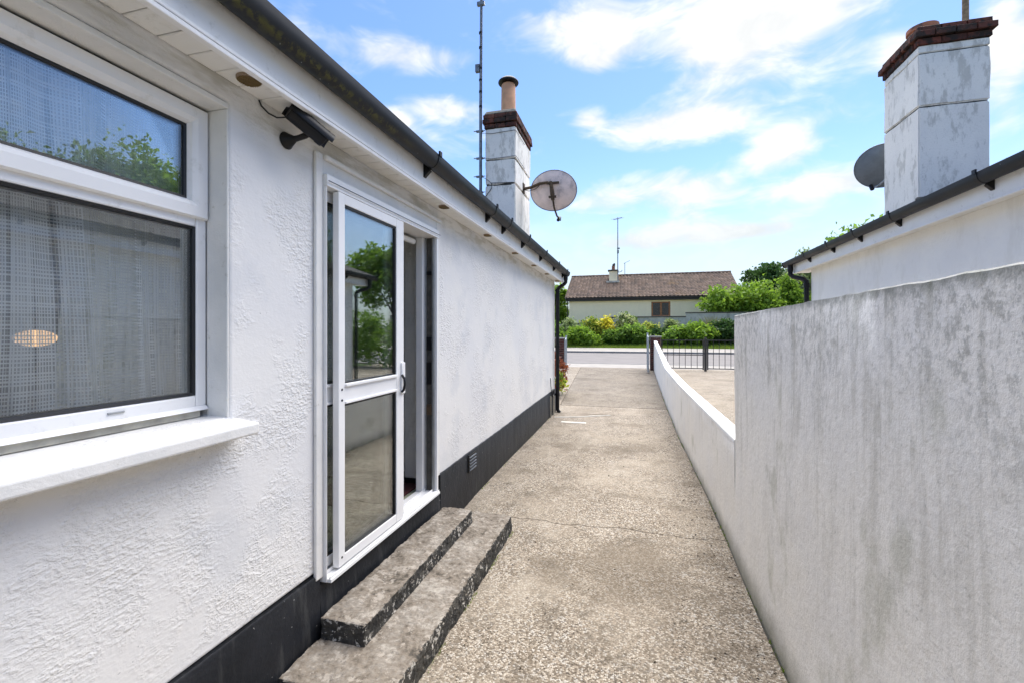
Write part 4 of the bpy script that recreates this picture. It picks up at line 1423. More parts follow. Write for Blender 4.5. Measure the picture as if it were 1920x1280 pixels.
# ------------------------------------------------------------------ neighbour's bungalow on the right
NX = 2.68
nb = thing('neighbour_bungalow', 'white bungalow next door with dark gutter and tall chimney on the right', 'house', (6.4, 2.0, 0))
MB().box(NX, -4, -.12, NX + .3, 8.2, 2.56).build('wall', 'neighbour_render', nb, bevel=.01)
MB().box(NX + .3, 7.9, -.12, 10.1, 8.198, 2.56).build('end_wall', 'neighbour_render', nb)
MB().box(NX + .3, -4, -.12, 10.1, -3.7, 2.56).build('end_wall', 'neighbour_render', nb)
MB().box(9.8, -3.7, -.12, 10.1, 7.9, 2.56).build('back_wall', 'neighbour_render', nb)
sm2 = bevel_box_mesh('soffit_board', .128, .1005, .010, 'soffit_pvc', .003)
for i in range(70):
    inst(sm2, 'soffit_board', nb, (NX - .066, 1.2 + .105 * i, 2.488))
f2 = MB().box(NX - .148, -4, 2.476, NX - .130, 8.62, 2.70).build('fascia', 'fascia_pvc', nb, bevel=.003)
MB().box(NX - .156, -4, 2.460, NX - .130, 8.62, 2.4755).build('drip_edge', 'white_pvc', f2, bevel=.003)
MB().box(NX - .129, 8.202, 2.476, NX + .1, 8.62, 2.70).build('box_end', 'fascia_pvc', nb, bevel=.003)
GX = NX - .205
g2 = MB().prism(gutter_profile(GX, 2.672, -1), 'y', -4, 8.74).build('gutter', 'dark_grey_gutter_plastic', nb, True)
MB().prism(gutter_profile(GX, 2.675, -1, .060, .094, .058), 'y', 8.735, 8.755).build('stop_end', 'dark_grey_gutter_plastic', g2, True)
bq = MB().prism(gutter_profile(0, .004, -1, 0.0585, .089, .005), 'y', -.02, .02)
bq.prism([(.057, -.03), (.057, -.135), (.050, -.135), (.01, -.096), (.03, -.06)], 'y', -.016, .016)
bq.box(-.064, -.018, -.01, -.052, .018, .024)
bme2 = bq.mesh('gutter_bracket', 'black_plastic')
for y in (3.0, 4.15, 5.35, 6.15, 6.9, 7.75):
    inst(bme2, 'gutter_bracket', nb, (GX, y, 2.672))
dp = MB()
dp.cyl((GX, 8.50, 2.60), (GX, 8.50, 2.49), .042, n=14)
dp.tube([(GX, 8.50, 2.53), (GX, 8.50, 2.45), (GX + .03, 8.46, 2.40), (GX + .13, 8.29, 2.34), (GX + .155, 8.25, 2.30), (GX + .155, 8.24, 2.22)], .036, 12)
dp.tube([(GX + .155, 8.24, 2.26), (GX + .155, 8.24, 0)], .036, 12)
dp.cyl((GX + .155, 8.24, 2.2), (GX + .155, 8.24, 2.27), .043, n=14)
dp.build('downpipe', 'black_plastic', nb, True)
ex = GX - .01
nr0, nr1 = -4.2, 8.70
xr = 6.4
MB().hexa([(ex, nr0, 2.675), (ex, nr1, 2.675), (xr, nr1, 2.675 + (xr - ex) * RS), (xr, nr0, 2.675 + (xr - ex) * RS)], [(ex, nr0, 2.695), (ex, nr1, 2.695), (xr, nr1, 2.695 + (xr - ex) * RS), (xr, nr0, 2.695 + (xr - ex) * RS)]).hexa(
    [(xr, nr0, 2.675 + (xr - ex) * RS), (xr, nr1, 2.675 + (xr - ex) * RS), (10.33, nr1, 2.675), (10.33, nr0, 2.675)], [(xr, nr0, 2.695 + (xr - ex) * RS), (xr, nr1, 2.695 + (xr - ex) * RS), (10.33, nr1, 2.695), (10.33, nr0, 2.695)]).build('roof', 'grey_roof_tile', nb)
tile_roof('roof_tiles', 'grey_roof_tile', nb, (ex + .012, nr0, 2.676), (0, 1, 0), (cs, 0, sn), 42, 13, .307, .325, .010, .05, 5, .010)
tile_roof('roof_tiles', 'grey_roof_tile', nb, (10.34, nr0, 2.684), (0, 1, 0), (-cs, 0, sn), 42, 13, .307, .325, .010, .05, 5, .010)
MB().prism([(NX, 2.57), (10.1, 2.57), (xr, 2.57 + 3.7 * RS)], 'y', 7.905, 8.19).build('gable', 'neighbour_render', nb)
MB().hexa([(ex + .01, 8.62, 2.60), (ex + .01, 8.66, 2.60), (xr, 8.66, 2.60 + (xr - ex) * RS), (xr, 8.62, 2.60 + (xr - ex) * RS)], [(ex + .01, 8.62, 2.672), (ex + .01, 8.66, 2.672), (xr, 8.66, 2.672 + (xr - ex) * RS), (xr, 8.62, 2.672 + (xr - ex) * RS)]).build('bargeboard', 'fascia_pvc', nb)

chr_ = MB().box(3.318, 6.618, 2.6, 3.982, 7.382, 5.0).build('chimney', 'joint_core', nb)
rough_box('render_panel', 'chimney_render', chr_, 3.30, 6.60, 2.85, 4.00, 7.40, 4.205, .014, .005, 6, 11)
rough_box('render_panel', 'chimney_render', chr_, 3.298, 6.598, 4.220, 4.003, 7.402, 4.850, .013, .005, 5, 12)
rough_box('render_panel', 'chimney_render', chr_, 3.302, 6.602, 4.862, 4.000, 7.400, 4.948, .008, .004, 4, 13)
brick_course(chr_, 3.285, 6.585, 4.015, 7.415, 4.955, .072, seed=21)
brick_course(chr_, 3.25, 6.55, 4.05, 7.45, 5.037, .074, seed=22)
brick_course(chr_, 3.285, 6.585, 4.015, 7.415, 5.121, .055, seed=23)
MB().box(3.33, 6.63, 4.95, 3.97, 7.37, 5.165).build('mortar_bed', 'brick_mortar', chr_)
MB().hexa([(3.29, 6.59, 5.178), (4.01, 6.59, 5.178), (4.01, 7.41, 5.178), (3.29, 7.41, 5.178)], [(3.40, 6.70, 5.225), (3.90, 6.70, 5.225), (3.90, 7.30, 5.225), (3.40, 7.30, 5.225)]).build('mortar_cap', 'mortar_cap', chr_, bevel=.015)
MB().lathe([(.0, 5.19), (.15, 5.19), (.145, 5.38), (.165, 5.39), (.165, 5.44), (.14, 5.45), (.125, 5.44), (.125, 5.25), (0, 5.25)], (3.60, 7.12, 0), n=24).build('chimney_pot', 'red_terracotta', chr_, True)
q = rough_box('mortar_fillet', 'mortar_cap', chr_, 3.27, 6.57, 2.92, 4.03, 6.605, 3.12, .012, .010, 5, 15)
q2 = rough_box('mortar_fillet', 'mortar_cap', chr_, 3.262, 6.575, 2.80, 3.306, 7.43, 3.02, .012, .010, 5, 16)
ps = tag(MB().tube([(3.99, 7.0, 5.0), (3.99, 7.0, 7.2)], .034, 10).build('timber_pole', 'weathered_timber', None, True), 'brown pole standing on top of the right chimney', 'pole')
ds = thing('satellite_dish', 'dark grey satellite dish half hidden behind the right chimney', 'satellite dish', (3.35, 7.65, 3.8))
dish(ds, (3.43, 7.72, 3.885), (.35, .86, .36), .33, .30, .07, 'grey_dish')
MB().tube([(3.45, 7.42, 3.75), (3.45, 7.55, 3.78), (3.44, 7.64, 3.86)], .022, 8).build('support_arm', 'galvanised_steel', ds, True)
MB().tube([(3.42, 7.62, 3.66), (3.37, 7.68, 3.60), (3.33, 7.78, 3.585)], .012, 8).build('feed_arm', 'galvanised_steel', ds, True)
MB().cyl((3.32, 7.76, 3.565), (3.315, 7.80, 3.635), .026, n=10).build('receiver', 'black_plastic', ds, True)

# ------------------------------------------------------------------ pillars, gates, railings at the road


def pillar(x0, x1, y0, y1, h, label):
    t = thing('brick_pillar', label, 'pillar', ((x0 + x1) / 2, (y0 + y1) / 2, 0), 'brick gate pillars')
    q = MB(); c = 0
    rows = int(h / .075)
    for r in range(rows):
        z = r * .075
        off = .112 if r % 2 else 0
        for (a, b, fx, ax_) in ((x0, x1, y0, 'x'), (x0, x1, y1, 'x'), (y0 + .001, y1 - .001, x0, 'y'), (y0 + .001, y1 - .001, x1, 'y')):
            p = a
            first = True
            while p < b - .02:
                l = .10 if (first and off) else .215
                e = min(b, p + l)
                if ax_ == 'x': q.box(p + .004, fx - .02, z + .005, e - .004, fx + .02, z + .07)
                else: q.box(fx - .02, p + .004, z + .005, fx + .02, e - .004, z + .07)
                p = e; first = False
    bo = q.build('brickwork', 'pillar_brick', t); bo['kind'] = 'stuff'
    MB().box(x0 - .01, y0 - .01, -.1, x1 + .01, y1 + .01, rows * .075).build('mortar_core', 'brick_mortar', t)
    zt = rows * .075
    MB().box(x0 - .05, y0 - .05, zt, x1 + .05, y1 + .05, zt + .06).build('pillar_cap', 'kerb_concrete', t, bevel=.02)
    return t


pillar(.56, .93, 18.62, 18.99, 1.29, 'dark brick gate pillar with concrete cap at the end of the low white wall')
pillar(-3.20, -2.84, 18.62, 18.99, 1.22, 'dark brick gate pillar by the road beyond the left bungalow corner')


def gate(p0, p1, h, label):
    t = thing('steel_gate', label, 'gate', (p0[0], p0[1], 0), 'open steel gate leaves')
    a = Vector((p0[0], p0[1], 0)); b = Vector((p1[0], p1[1], 0)); d = b - a
    q = MB()
    q.cyl(a + Vector((0, 0, .04)), a + Vector((0, 0, h + .1)), .036, n=10)
    q.cyl(b + Vector((0, 0, .06)), b + Vector((0, 0, h - .05)), .030, n=10)
    q.cyl(a + Vector((0, 0, .12)), b + Vector((0, 0, .12)), .024, n=8)
    q.tube([a + Vector((0, 0, h)), a + d * .5 + Vector((0, 0, h - .04)), b + Vector((0, 0, h - .08))], .024, 8)
    q.build('frame', 'galvanised_steel', t, True)
    bm_ = MB().cyl((0, 0, .12), (0, 0, h - .03), .010, n=8).mesh('bar', 'galvanised_steel')
    for i in range(1, 10):
        p = a + d * i / 10
        inst(bm_, 'bar', t, (p.x, p.y, 0), None, (1, 1, 1 - .006 * i))
    return t


gate((.445, 18.62), (.43, 17.1), 1.36, 'grey steel gate leaf swung open beside the white wall pillar')
gate((-2.76, 18.62), (-2.60, 17.3), 1.25, 'grey steel gate leaf swung open by the left brick pillar')


def railing(x0, x1, y, label, midrail=True):
    t = thing('iron_gate', label, 'gate', (x0, y, 0), 'black railing gate leaves')
    for x in (x0, x1): MB().box(x - .022, y - .02, .05, x + .022, y + .02, 1.20).build('upright', 'black_iron', t)
    MB().box(x0 + .022, y - .016, 1.155, x1 - .022, y + .016, 1.195).build('rail', 'black_iron', t)
    MB().box(x0 + .022, y - .016, .085, x1 - .022, y + .016, .12).build('rail', 'black_iron', t)
    if midrail: MB().box(x0 + .022, y - .012, .60, x1 - .022, y + .012, .63).build('rail', 'black_iron', t)
    bm_ = MB().cyl((0, 0, .12), (0, 0, 1.155), .011, n=6).mesh('bar', 'black_iron')
    n = int(round((x1 - x0) / .21))
    for i in range(1, n):
        inst(bm_, 'bar', t, (x0 + (x1 - x0) * i / n, y, 0))
    return t


railing(.99, 2.50, 18.8, 'black iron gate leaf next to the brick pillar, left of the middle post')
railing(2.66, 4.9, 18.8, 'black iron railing leaf running behind the tall wall, right of the middle post', False)
t = MB().box(2.535, 18.76, 0, 2.625, 18.84, 1.25).box(2.55, 18.775, 1.25, 2.61, 18.825, 1.28).build('gate_post', 'black_iron', None, bevel=.008)
tag(t, 'thick black iron post between the two black railing leaves', 'post')

# ------------------------------------------------------------------ house across the road
fh = thing('far_bungalow', 'cream bungalow with brown tiled roof across the road', 'house', (1.0, 44, 2.0))
FY = 40.0
mb = MB()
WZ0, WZ1 = 2.80, 4.02
hx0, hx1 = 1.27, 2.80
x0, x1 = -5.70, 8.0
for (a, b, c, d) in ((x0, hx0, 1.5, 4.45), (hx1, x1, 1.5, 4.45), (hx0, hx1, 1.5, WZ0), (hx0, hx1, WZ1, 4.45)):
    mb.box(a, FY + .3, c, b, FY + .6, d)
mb.build('wall', 'cream_render', fh)
MB().box(x0, FY + .6, 1.5, x0 + .3, 48.4, 4.45).box(x1 - .3, FY + .6, 1.5, x1, 48.4, 4.45).box(x0, 48.4, 1.5, x1, 48.7, 4.45).build('side_wall', 'cream_render', fh)
fp = 27.5
fcs, fsn, ftn = math.cos(R(fp)), math.sin(R(fp)), math.tan(R(fp))
rz = 4.42; RY = 44.5
ez = RY - FY
MB().prism([(FY + .02, rz - .02), (FY + .02, rz + .03), (RY, rz + .03 + ez * ftn), (49.0, rz + .03), (49.0, rz - .02), (RY, rz - .06 + ez * ftn)], 'x', -6.0, 8.2).build('roof', 'concrete_roof_tile', fh)
tile_roof('roof_tiles', 'concrete_roof_tile', fh, (-6.05, FY - .06, rz + .02), (1, 0, 0), (0, fcs, fsn), 46, 15, .31, .338, .070, .05, 7, .035)
tile_roof('roof_tiles', 'concrete_roof_tile', fh, (-6.05, 49.06, rz + .02), (1, 0, 0), (0, -fcs, fsn), 46, 15, .31, .338, .045, .05, 5, .03)
q = MB()
for i in range(32):
    q.lathe([(.12, 0), (.135, .44)], (-6.05 + i * .446, RY, rz + .06 + ez * ftn), (1, 0, 0), 12)
q.build('ridge_tiles', 'concrete_roof_tile', fh, True)['kind'] = 'stuff'
ff = MB().box(-5.98, FY - .0, rz - .26, 8.18, FY + .03, rz - .02).build('fascia', 'dark_fascia', fh)
MB().box(-5.98, FY + .03, rz - .27, 8.18, FY + .30, rz - .25).build('soffit', 'dark_fascia', fh)
MB().prism(gutter_profile(0, 0, -1, .06, .08), 'x', -6.0, 8.2).build('gutter', 'dark_fascia', fh) if False else MB().box(-6.0, FY - .10, rz - .10, 8.2, FY - .001, rz - .01).build('gutter', 'dark_fascia', fh, bevel=.03)
MB().tube([(-5.85, FY - .05, rz - .1), (-5.85, FY + .1, rz - .3), (-5.82, FY + .25, rz - .42), (-5.82, FY + .25, 1.8)], .045, 8).build('downpipe', 'dark_fascia', fh, True)
for s_, xx in ((0, x0), (1, x1 - .3)):
    MB().prism([(FY + .35, 4.4), (48.6, 4.4), (RY, 4.4 + (RY - FY - .4) * ftn)], 'x', xx, xx + .29).build('gable', 'cream_render', fh)
fw = MB().box(hx0, FY + .38, WZ0, hx0 + .13, FY + .47, WZ1).box(hx1 - .13, FY + .38, WZ0, hx1, FY + .47, WZ1).box(hx0 + .13, FY + .38, WZ0, hx1 - .13, FY + .47, WZ0 + .09).box(hx0 + .13, FY + .38, WZ1 - .09, hx1 - .13, FY + .47, WZ1).box((hx0 + hx1) / 2 - .06, FY + .37, WZ0 + .09, (hx0 + hx1) / 2 + .10, FY + .47, WZ1 - .09).build('window', 'brown_timber_frame', fh)
MB().box(hx0 + .13, FY + .43, WZ0 + .09, (hx0 + hx1) / 2 - .06, FY + .44, WZ1 - .09).build('pane', 'dark_window_glass', fw)
MB().box((hx0 + hx1) / 2 + .10, FY + .43, WZ0 + .09, hx1 - .13, FY + .44, WZ1 - .09).build('pane', 'dark_window_glass', fw)
MB().box(hx0 - .08, FY + .22, WZ0 - .08, hx1 + .08, FY + .40, WZ0 - .002).build('sill', 'garden_wall_concrete', fw)
MB().box(x0 + .3, FY + 3.0, 1.5, x1 - .3, FY + 3.1, 4.4).build('room_wall', 'dark_room_wall', fh)
MB().box(2.05, FY + .52, 3.1, 2.35, FY + .54, 4.0).build('blind', 'room_wall', fh)
fc = MB().box(-2.39, 43.15, 5.6, -1.66, 43.85, 7.20).build('chimney', 'cream_render', fh, bevel=.02)
MB().box(-2.50, 43.04, 7.10, -1.55, 43.96, 7.22).build('corbel', 'joint_core', fc, bevel=.02)
MB().box(-2.62, 42.75, 6.0, -1.45, 43.9, 6.16).build('flashing', 'garden_wall_concrete', fc)
MB().lathe([(.17, 7.2), (.14, 7.5), (.17, 7.52), (.17, 7.56), (.12, 7.58), (.05, 7.6)], (-2.02, 43.5, 0), n=14).build('chimney_pot', 'red_terracotta', fc, True)
MB().tube([(-2.02, 43.5, 7.55), (-1.98, 43.5, 7.72), (-1.90, 43.5, 7.86)], [.12, .14, .06], 8).build('chimney_cowl', 'joint_core', fc, True)
am = thing('aerial_mast', 'very tall thin aerial mast on the far bungalow chimney', 'aerial', (-1.58, 43, 6))
MB().tube([(-1.60, 43, 6.0), (-1.60, 43, 12.0)], [.05, .035], 8).build('mast', 'mast_steel', am, True)
MB().tube([(-1.98, 42.7, 11.75), (-1.22, 43.3, 12.05)], .03, 6).build('boom', 'mast_steel', am)
ab = MB().cyl((-.0, -.25, 0), (0, .25, 0), .012, n=5).mesh('element', 'mast_steel')
for i in range(6):
    inst(ab, 'element', am, (-1.95 + i * .14, 42.73 + i * .11, 11.76 + i * .055), (0, 0, R(-50)))
MB().box(-1.66, 42.9, 9.1, -1.42, 43.1, 9.2).box(-1.66, 42.9, 8.7, -1.50, 43.1, 9.0).build('bracket', 'mast_steel', am)
MB().tube([(-1.55, 43, 6.95), (-1.30, 43, 7.0), (-1.2, 43, 7.15)], .03, 6).build('stay', 'mast_steel', am)
am2 = thing('aerial_mast', 'shorter aerial just right of the tall mast on the far roof', 'aerial', (-1.0, 44.4, 6.5))
MB().tube([(-1.0, 44.4, 6.4), (-1.0, 44.4, 8.0)], .03, 6).build('mast', 'mast_steel', am2)
MB().tube([(-1.1, 44.3, 7.92), (-.55, 44.5, 8.22)], .022, 6).build('boom', 'mast_steel', am2)

# garden wall: stepped panels
gw = thing('garden_wall', 'stepped grey concrete garden wall below the cream bungalow', 'wall', (0, 36, 1))
for a, b, z in ((-14, -6.05, 1.95), (-6.04, -4.18, 2.15), (-4.17, -2.04, 2.375), (-2.03, 1.0, 2.63), (1.01, 3.585, 2.63), (3.595, 6.4, 2.91), (6.41, 12, 2.91), (12.01, 18, 2.91)):
    s_ = rough_box('wall_section', 'garden_wall_concrete', gw, a, 36.0, .6, b, 36.2, z - .05, .01, .01, 5, int(a * 10) + 200)
    MB().box(a - .02 if a > -6 else a, 35.95, z - .05, b, 36.25, z + .02).build('capping', 'joint_core', gw, bevel=.01)

# distant roof behind the trees
dh = thing('distant_house', 'distant house with brown roof beyond the cream bungalow', 'house', (22, 75, 2))
MB().prism([(70, 6.1), (75, 8.2), (80, 6.1)], 'x', 12, 34).build('roof', 'concrete_roof_tile', dh)
MB().box(12.5, 70.4, 1.5, 33.5, 79.6, 6.1).build('wall', 'cream_render', dh)
MB().box(18, 76, 7.0, 19, 77, 9.2).build('chimney', 'cream_render', dh)

# ------------------------------------------------------------------ plants


def leaf_mesh(name, mat, centers, size, seed, up=.35, aspect=1.8, parent=None, kind=None):
    """many separate leaf faces (folded quads) as one crown mesh; centers: (N,3)"""
    rs = np.random.RandomState(seed)
    C = np.asarray(centers, dtype=np.float64); N = len(C)
    d = rs.normal(size=(N, 3)); d[:, 2] += up
    d /= np.linalg.norm(d, axis=1)[:, None]
    t = rs.normal(size=(N, 3)); u = np.cross(d, t); u /= np.linalg.norm(u, axis=1)[:, None]
    w = np.cross(d, u)
    s = size * rs.uniform(.6, 1.35, size=(N, 1))
    L = u * s * aspect * .5; Wd = w * s * .5; cup = d * s * .18
    V = np.stack([C - L, C + Wd + cup * 1.2, C + L - cup, C - Wd + cup * 1.2], axis=1).reshape(-1, 3)
    off = ORG.get(parent.as_pointer(), (0, 0, 0)) if parent else (0, 0, 0)
    V = V - np.array(off)
    me = bpy.data.meshes.new(name)
    me.vertices.add(4 * N); me.vertices.foreach_set('co', V.astype(np.float32).ravel())
    me.loops.add(4 * N); me.loops.foreach_set('vertex_index', np.arange(4 * N, dtype=np.int32))
    me.polygons.add(N)
    me.polygons.foreach_set('loop_start', np.arange(0, 4 * N, 4, dtype=np.int32))
    me.polygons.foreach_set('loop_total', np.full(N, 4, dtype=np.int32))
    me.update(calc_edges=True); me.validate()
    me.materials.append(MATS[mat])
    o = bpy.data.objects.new(name, me); COL.objects.link(o)
    if parent: o.parent = parent
    if kind: o['kind'] = kind
    return o


def lobes_points(lobes, n, seed, clump=.22, per=26, zmin=None):
    """leaf positions gathered in clumps near the surfaces of lobes: (cx,cy,cz,rx,ry,rz)"""
    rs = np.random.RandomState(seed)
    vol = np.array([l[3] * l[4] + l[3] * l[5] + l[4] * l[5] for l in lobes]); vol = vol / vol.sum()
    out = []
    for l, w in zip(lobes, vol):
        k = max(3, int(n * w / per))
        d = rs.normal(size=(k, 3)); d /= np.linalg.norm(d, axis=1)[:, None]
        r = rs.uniform(.5, 1.22, size=(k, 1)) ** .75
        cc_ = np.array(l[:3]) + d * r * np.array(l[3:6])
        m = rs.randint(per // 2, per * 3 // 2, size=k)
        for c, q in zip(cc_, m):
            out.append(c + rs.normal(size=(q, 3)) * clump * np.array([1, 1, .75]))
    P = np.concatenate(out)
    if zmin is not None: P = P[P[:, 2] > zmin]
    return P


def stems(root, base, lobes, r, mat='bark', name='trunk', seed=0, h0=.35):
    rnd = random.Random(seed)
    base = Vector(base)
    q = MB()
    top = Vector((sum(l[0] for l in lobes) / len(lobes), sum(l[1] for l in lobes) / len(lobes), max(l[2] for l in lobes)))
    mid = base.lerp(top, h0) + Vector((rnd.uniform(-.1, .1), rnd.uniform(-.1, .1), 0))
    q.tube([base - Vector((0, 0, .2)), base.lerp(mid, .5) + Vector((rnd.uniform(-.05, .05), 0, 0)), mid, mid.lerp(top, .6), top], [r * 1.25, r, r * .85, r * .45, r * .12], 8)
    for l in lobes:
        c = Vector(l[:3])
        for k in range(3):
            e = c + Vector((rnd.uniform(-1, 1) * l[3], rnd.uniform(-1, 1) * l[4], rnd.uniform(-.2, .9) * l[5])) * .75
            s_ = mid.lerp(top, rnd.uniform(0, .5))
            q.tube([s_, s_.lerp(e, .5) + Vector((rnd.uniform(-.15, .15), rnd.uniform(-.15, .15), .1)), e], [r * .4, r * .24, r * .06], 6)
    return q.build(name, mat, root, True)


def plant(name, label, cat, base, lobes, n, leaf, size, seed, r=.05, group=None, clump=.2, per=26, crown='foliage', trunk='stem', aspect=1.8, up=.35, zmin=None):
    root = thing(name, label, cat, base, group)
    P = lobes_points(lobes, n, seed, clump, per, zmin)
    leaf_mesh(crown, leaf, P, size, seed + 1, up, aspect, root)
    stems(root, base, lobes, r, 'bark', trunk, seed)
    return root


SH = 'shrubs along the bank across the road'
def shrub(x, y, z0, w, h, leaf, label, seed, n=2600, size=.13, k=5, dep=.8, clump=.16, name='shrub', aspect=1.8, group=SH):
    rnd = random.Random(seed)
    lobes = [(x, y, z0 + h * .55, w * .62, dep * .62, h * .46)]
    for i in range(k):
        a = rnd.uniform(-1, 1)
        lobes.append((x + a * w * .58, y + rnd.uniform(-.5, .5) * dep, z0 + h * rnd.uniform(.3, .85 - abs(a) * .25), w * rnd.uniform(.25, .42), dep * .4, h * rnd.uniform(.18, .30)))
    return plant(name, label, 'shrub', (x, y, z0), lobes, n, leaf, size, seed, .04, group, clump, 22, aspect=aspect, zmin=z0 - .05)


shrub(-3.75, 32.6, gz(32.6), 1.15, 1.25, 'leaf_bright', 'low bright green leafy shrub at the left end of the bank', 31, 2600, .15)
shrub(-2.95, 34.3, gz(34.3), 1.15, 1.62, 'leaf_yellowtip', 'rounded green shrub with yellow tips behind the low bright one', 32, 3000, .12)
shrub(-2.0, 33.8, gz(33.8), .50, 1.65, 'leaf_yellow', 'narrow golden yellow shrub between two green ones', 33, 1500, .12, 4, .5)
shrub(-.70, 34.4, gz(34.4), 1.10, 1.78, 'leaf_variegated', 'tall shrub with cream-edged leaves in front of the garden wall', 34, 3200, .13)
shrub(-.25, 33.1, gz(33.1), 1.25, 1.25, 'leaf_mid', 'low mid green shrub below the cream-edged one', 35, 2600, .13)
shrub(1.0, 34.6, gz(34.6), .95, 1.08, 'leaf_yellowtip', 'small dome shrub with yellow top left of the brick pillar', 36, 2200, .11)
shrub(2.55, 34.9, gz(34.9), .50, 1.35, 'leaf_willow', 'thin pale feathery shrub against the garden wall', 37, 1100, .12, 4, .4)
shrub(3.85, 33.3, gz(33.3), 1.6, 1.28, 'leaf_bright', 'glossy bright laurel bush behind the iron gate', 38, 4200, .15, 7, .9, aspect=2.2)
shrub(6.05, 33.6, gz(33.6), 1.7, 1.40, 'leaf_dark', 'dark green dense bush to the right of the laurel', 39, 4200, .13, 7, .9)
shrub(2.3, 33.0, gz(33.0), .9, .85, 'leaf_mid', 'low green shrub just behind the brick pillar cap', 40, 1700, .13, 4, .6)
shrub(9.3, 33.8, gz(33.8), 2.0, 1.7, 'leaf_mid', 'broad green shrub behind the tall wall end', 41, 3000, .14, 6, .9)
shrub(-6.4, 33.6, gz(33.6), 1.6, 1.5, 'leaf_mid', 'green shrub on the bank behind the left bungalow corner', 42, 2600, .14, 5, .9)

shrub(-1.45, 33.0, gz(33.0), .8, 1.05, 'leaf_mid', 'low leafy shrub under the golden yellow one', 43, 1800, .12, 4, .6)
shrub(1.55, 33.9, gz(33.9), .75, .85, 'leaf_dark', 'dark shrub tucked under the yellow-topped dome', 44, 1700, .12, 4, .6)
shrub(5.0, 34.4, gz(34.4), .8, 1.02, 'leaf_yellowtip', 'yellow-tipped shrub between the laurel and the dark bush', 45, 1700, .11, 4, .6)
shrub(-4.9, 34.6, gz(34.6), .9, 1.5, 'leaf_willow', 'pale loose shrub by the garden wall beyond the left bungalow corner', 46, 1500, .12, 4, .6)

# tuft of ornamental grass
tf = thing('ornamental_grass', 'straw coloured tuft of tall grass behind the dark bush', 'grass tuft', (5.3, 35.2, 1.0))
rs = np.random.RandomState(5); q = MB()
for i in range(260):
    a = rs.uniform(0, 6.28); sp = rs.uniform(.1, 1.15); h = rs.uniform(1.0, 1.75)
    b = Vector((5.3 + rs.normal() * .22, 35.2 + rs.normal() * .1, 1.0)); e = b + Vector((math.cos(a) * sp, math.sin(a) * sp * .4, h)); m_ = b.lerp(e, .5) + Vector((0, 0, .18))
    wv = Vector((.014, .004, 0))
    q.add([b - wv, b + wv, m_ + wv, m_ - wv, e], [(0, 1, 2, 3), (3, 2, 4)])
q.build('blades', 'straw_grass', tf)

TG = 'trees beyond the road'
plant('bushy_tree', 'loose bright green tree spreading in front of the far roof end', 'tree', (7.6, 37.6, 1.9),
      [(6.6, 37.4, 3.7, 1.3, 1.0, .55), (8.2, 37.5, 4.3, 1.5, 1.1, .7), (9.3, 37.6, 3.7, .8, .9, .5), (7.4, 37.3, 3.1, 1.3, 1.0, .5), (5.6, 37.3, 3.5, .6, .6, .25), (6.2, 37.3, 4.4, .6, .5, .25), (9.0, 37.4, 3.0, 1.3, 1.0, .5)],
      4600, 'leaf_bright', .17, 51, .10, TG, .32, 22, 'crown', 'trunk')
plant('round_tree', 'dark green round tree rising behind the bright tree', 'tree', (11.8, 46.5, 2.0),
      [(11.6, 46.5, 6.4, 1.6, 1.4, .95), (10.9, 46.2, 5.2, 1.3, 1.2, .8), (12.5, 46.5, 5.4, 1.6, 1.3, .9), (12.0, 46.5, 7.1, .9, .9, .45), (11.8, 46, 4.2, 1.8, 1.2, .8)],
      9000, 'leaf_dark', .17, 52, .16, TG, .24, 26, 'crown', 'trunk')
plant('willow_tree', 'pale willow-like tree by the neighbour gutter end', 'tree', (13.0, 40.5, 2.0),
      [(13.0, 40.5, 5.4, 1.5, 1.2, 1.1), (12.4, 40.3, 4.2, 1.3, 1.0, 1.0), (13.9, 40.5, 4.4, 1.5, 1.1, 1.1), (13.4, 40.5, 6.2, .8, .7, .5), (13.5, 40.2, 3.2, 1.6, 1.0, .8), (12.6, 40.4, 7.4, .35, .35, .5)],
      8500, 'leaf_willow', .13, 53, .14, TG, .28, 26, 'crown', 'trunk', 2.6)
plant('conical_tree', 'lime green conical tree in front of the willow-like tree', 'tree', (10.9, 38.2, 1.9),
      [(10.9, 38.2, 3.4, 1.0, .8, .7), (10.9, 38.2, 4.3, .75, .65, .6), (10.95, 38.2, 5.1, .45, .4, .55), (11.7, 38.2, 3.2, 1.1, .8, .6), (12.6, 38.0, 3.4, 1.0, .8, .6)],
      6000, 'leaf_bright', .14, 54, .09, TG, .18, 24, 'crown', 'trunk')
plant('roadside_tree', 'lime green tree just beyond the left bungalow corner', 'tree', (-7.6, 43.0, 2.0),
      [(-7.6, 43, 4.0, 1.2, 1.0, 1.1), (-7.0, 42.8, 3.0, .9, .8, .8), (-8.4, 43, 5.0, 1.2, 1.0, .9), (-7.2, 43, 5.2, .7, .6, .5), (-6.7, 42.5, 2.6, .6, .5, .5)],
      6000, 'leaf_bright', .17, 55, .12, TG, .24, 26, 'crown', 'trunk')
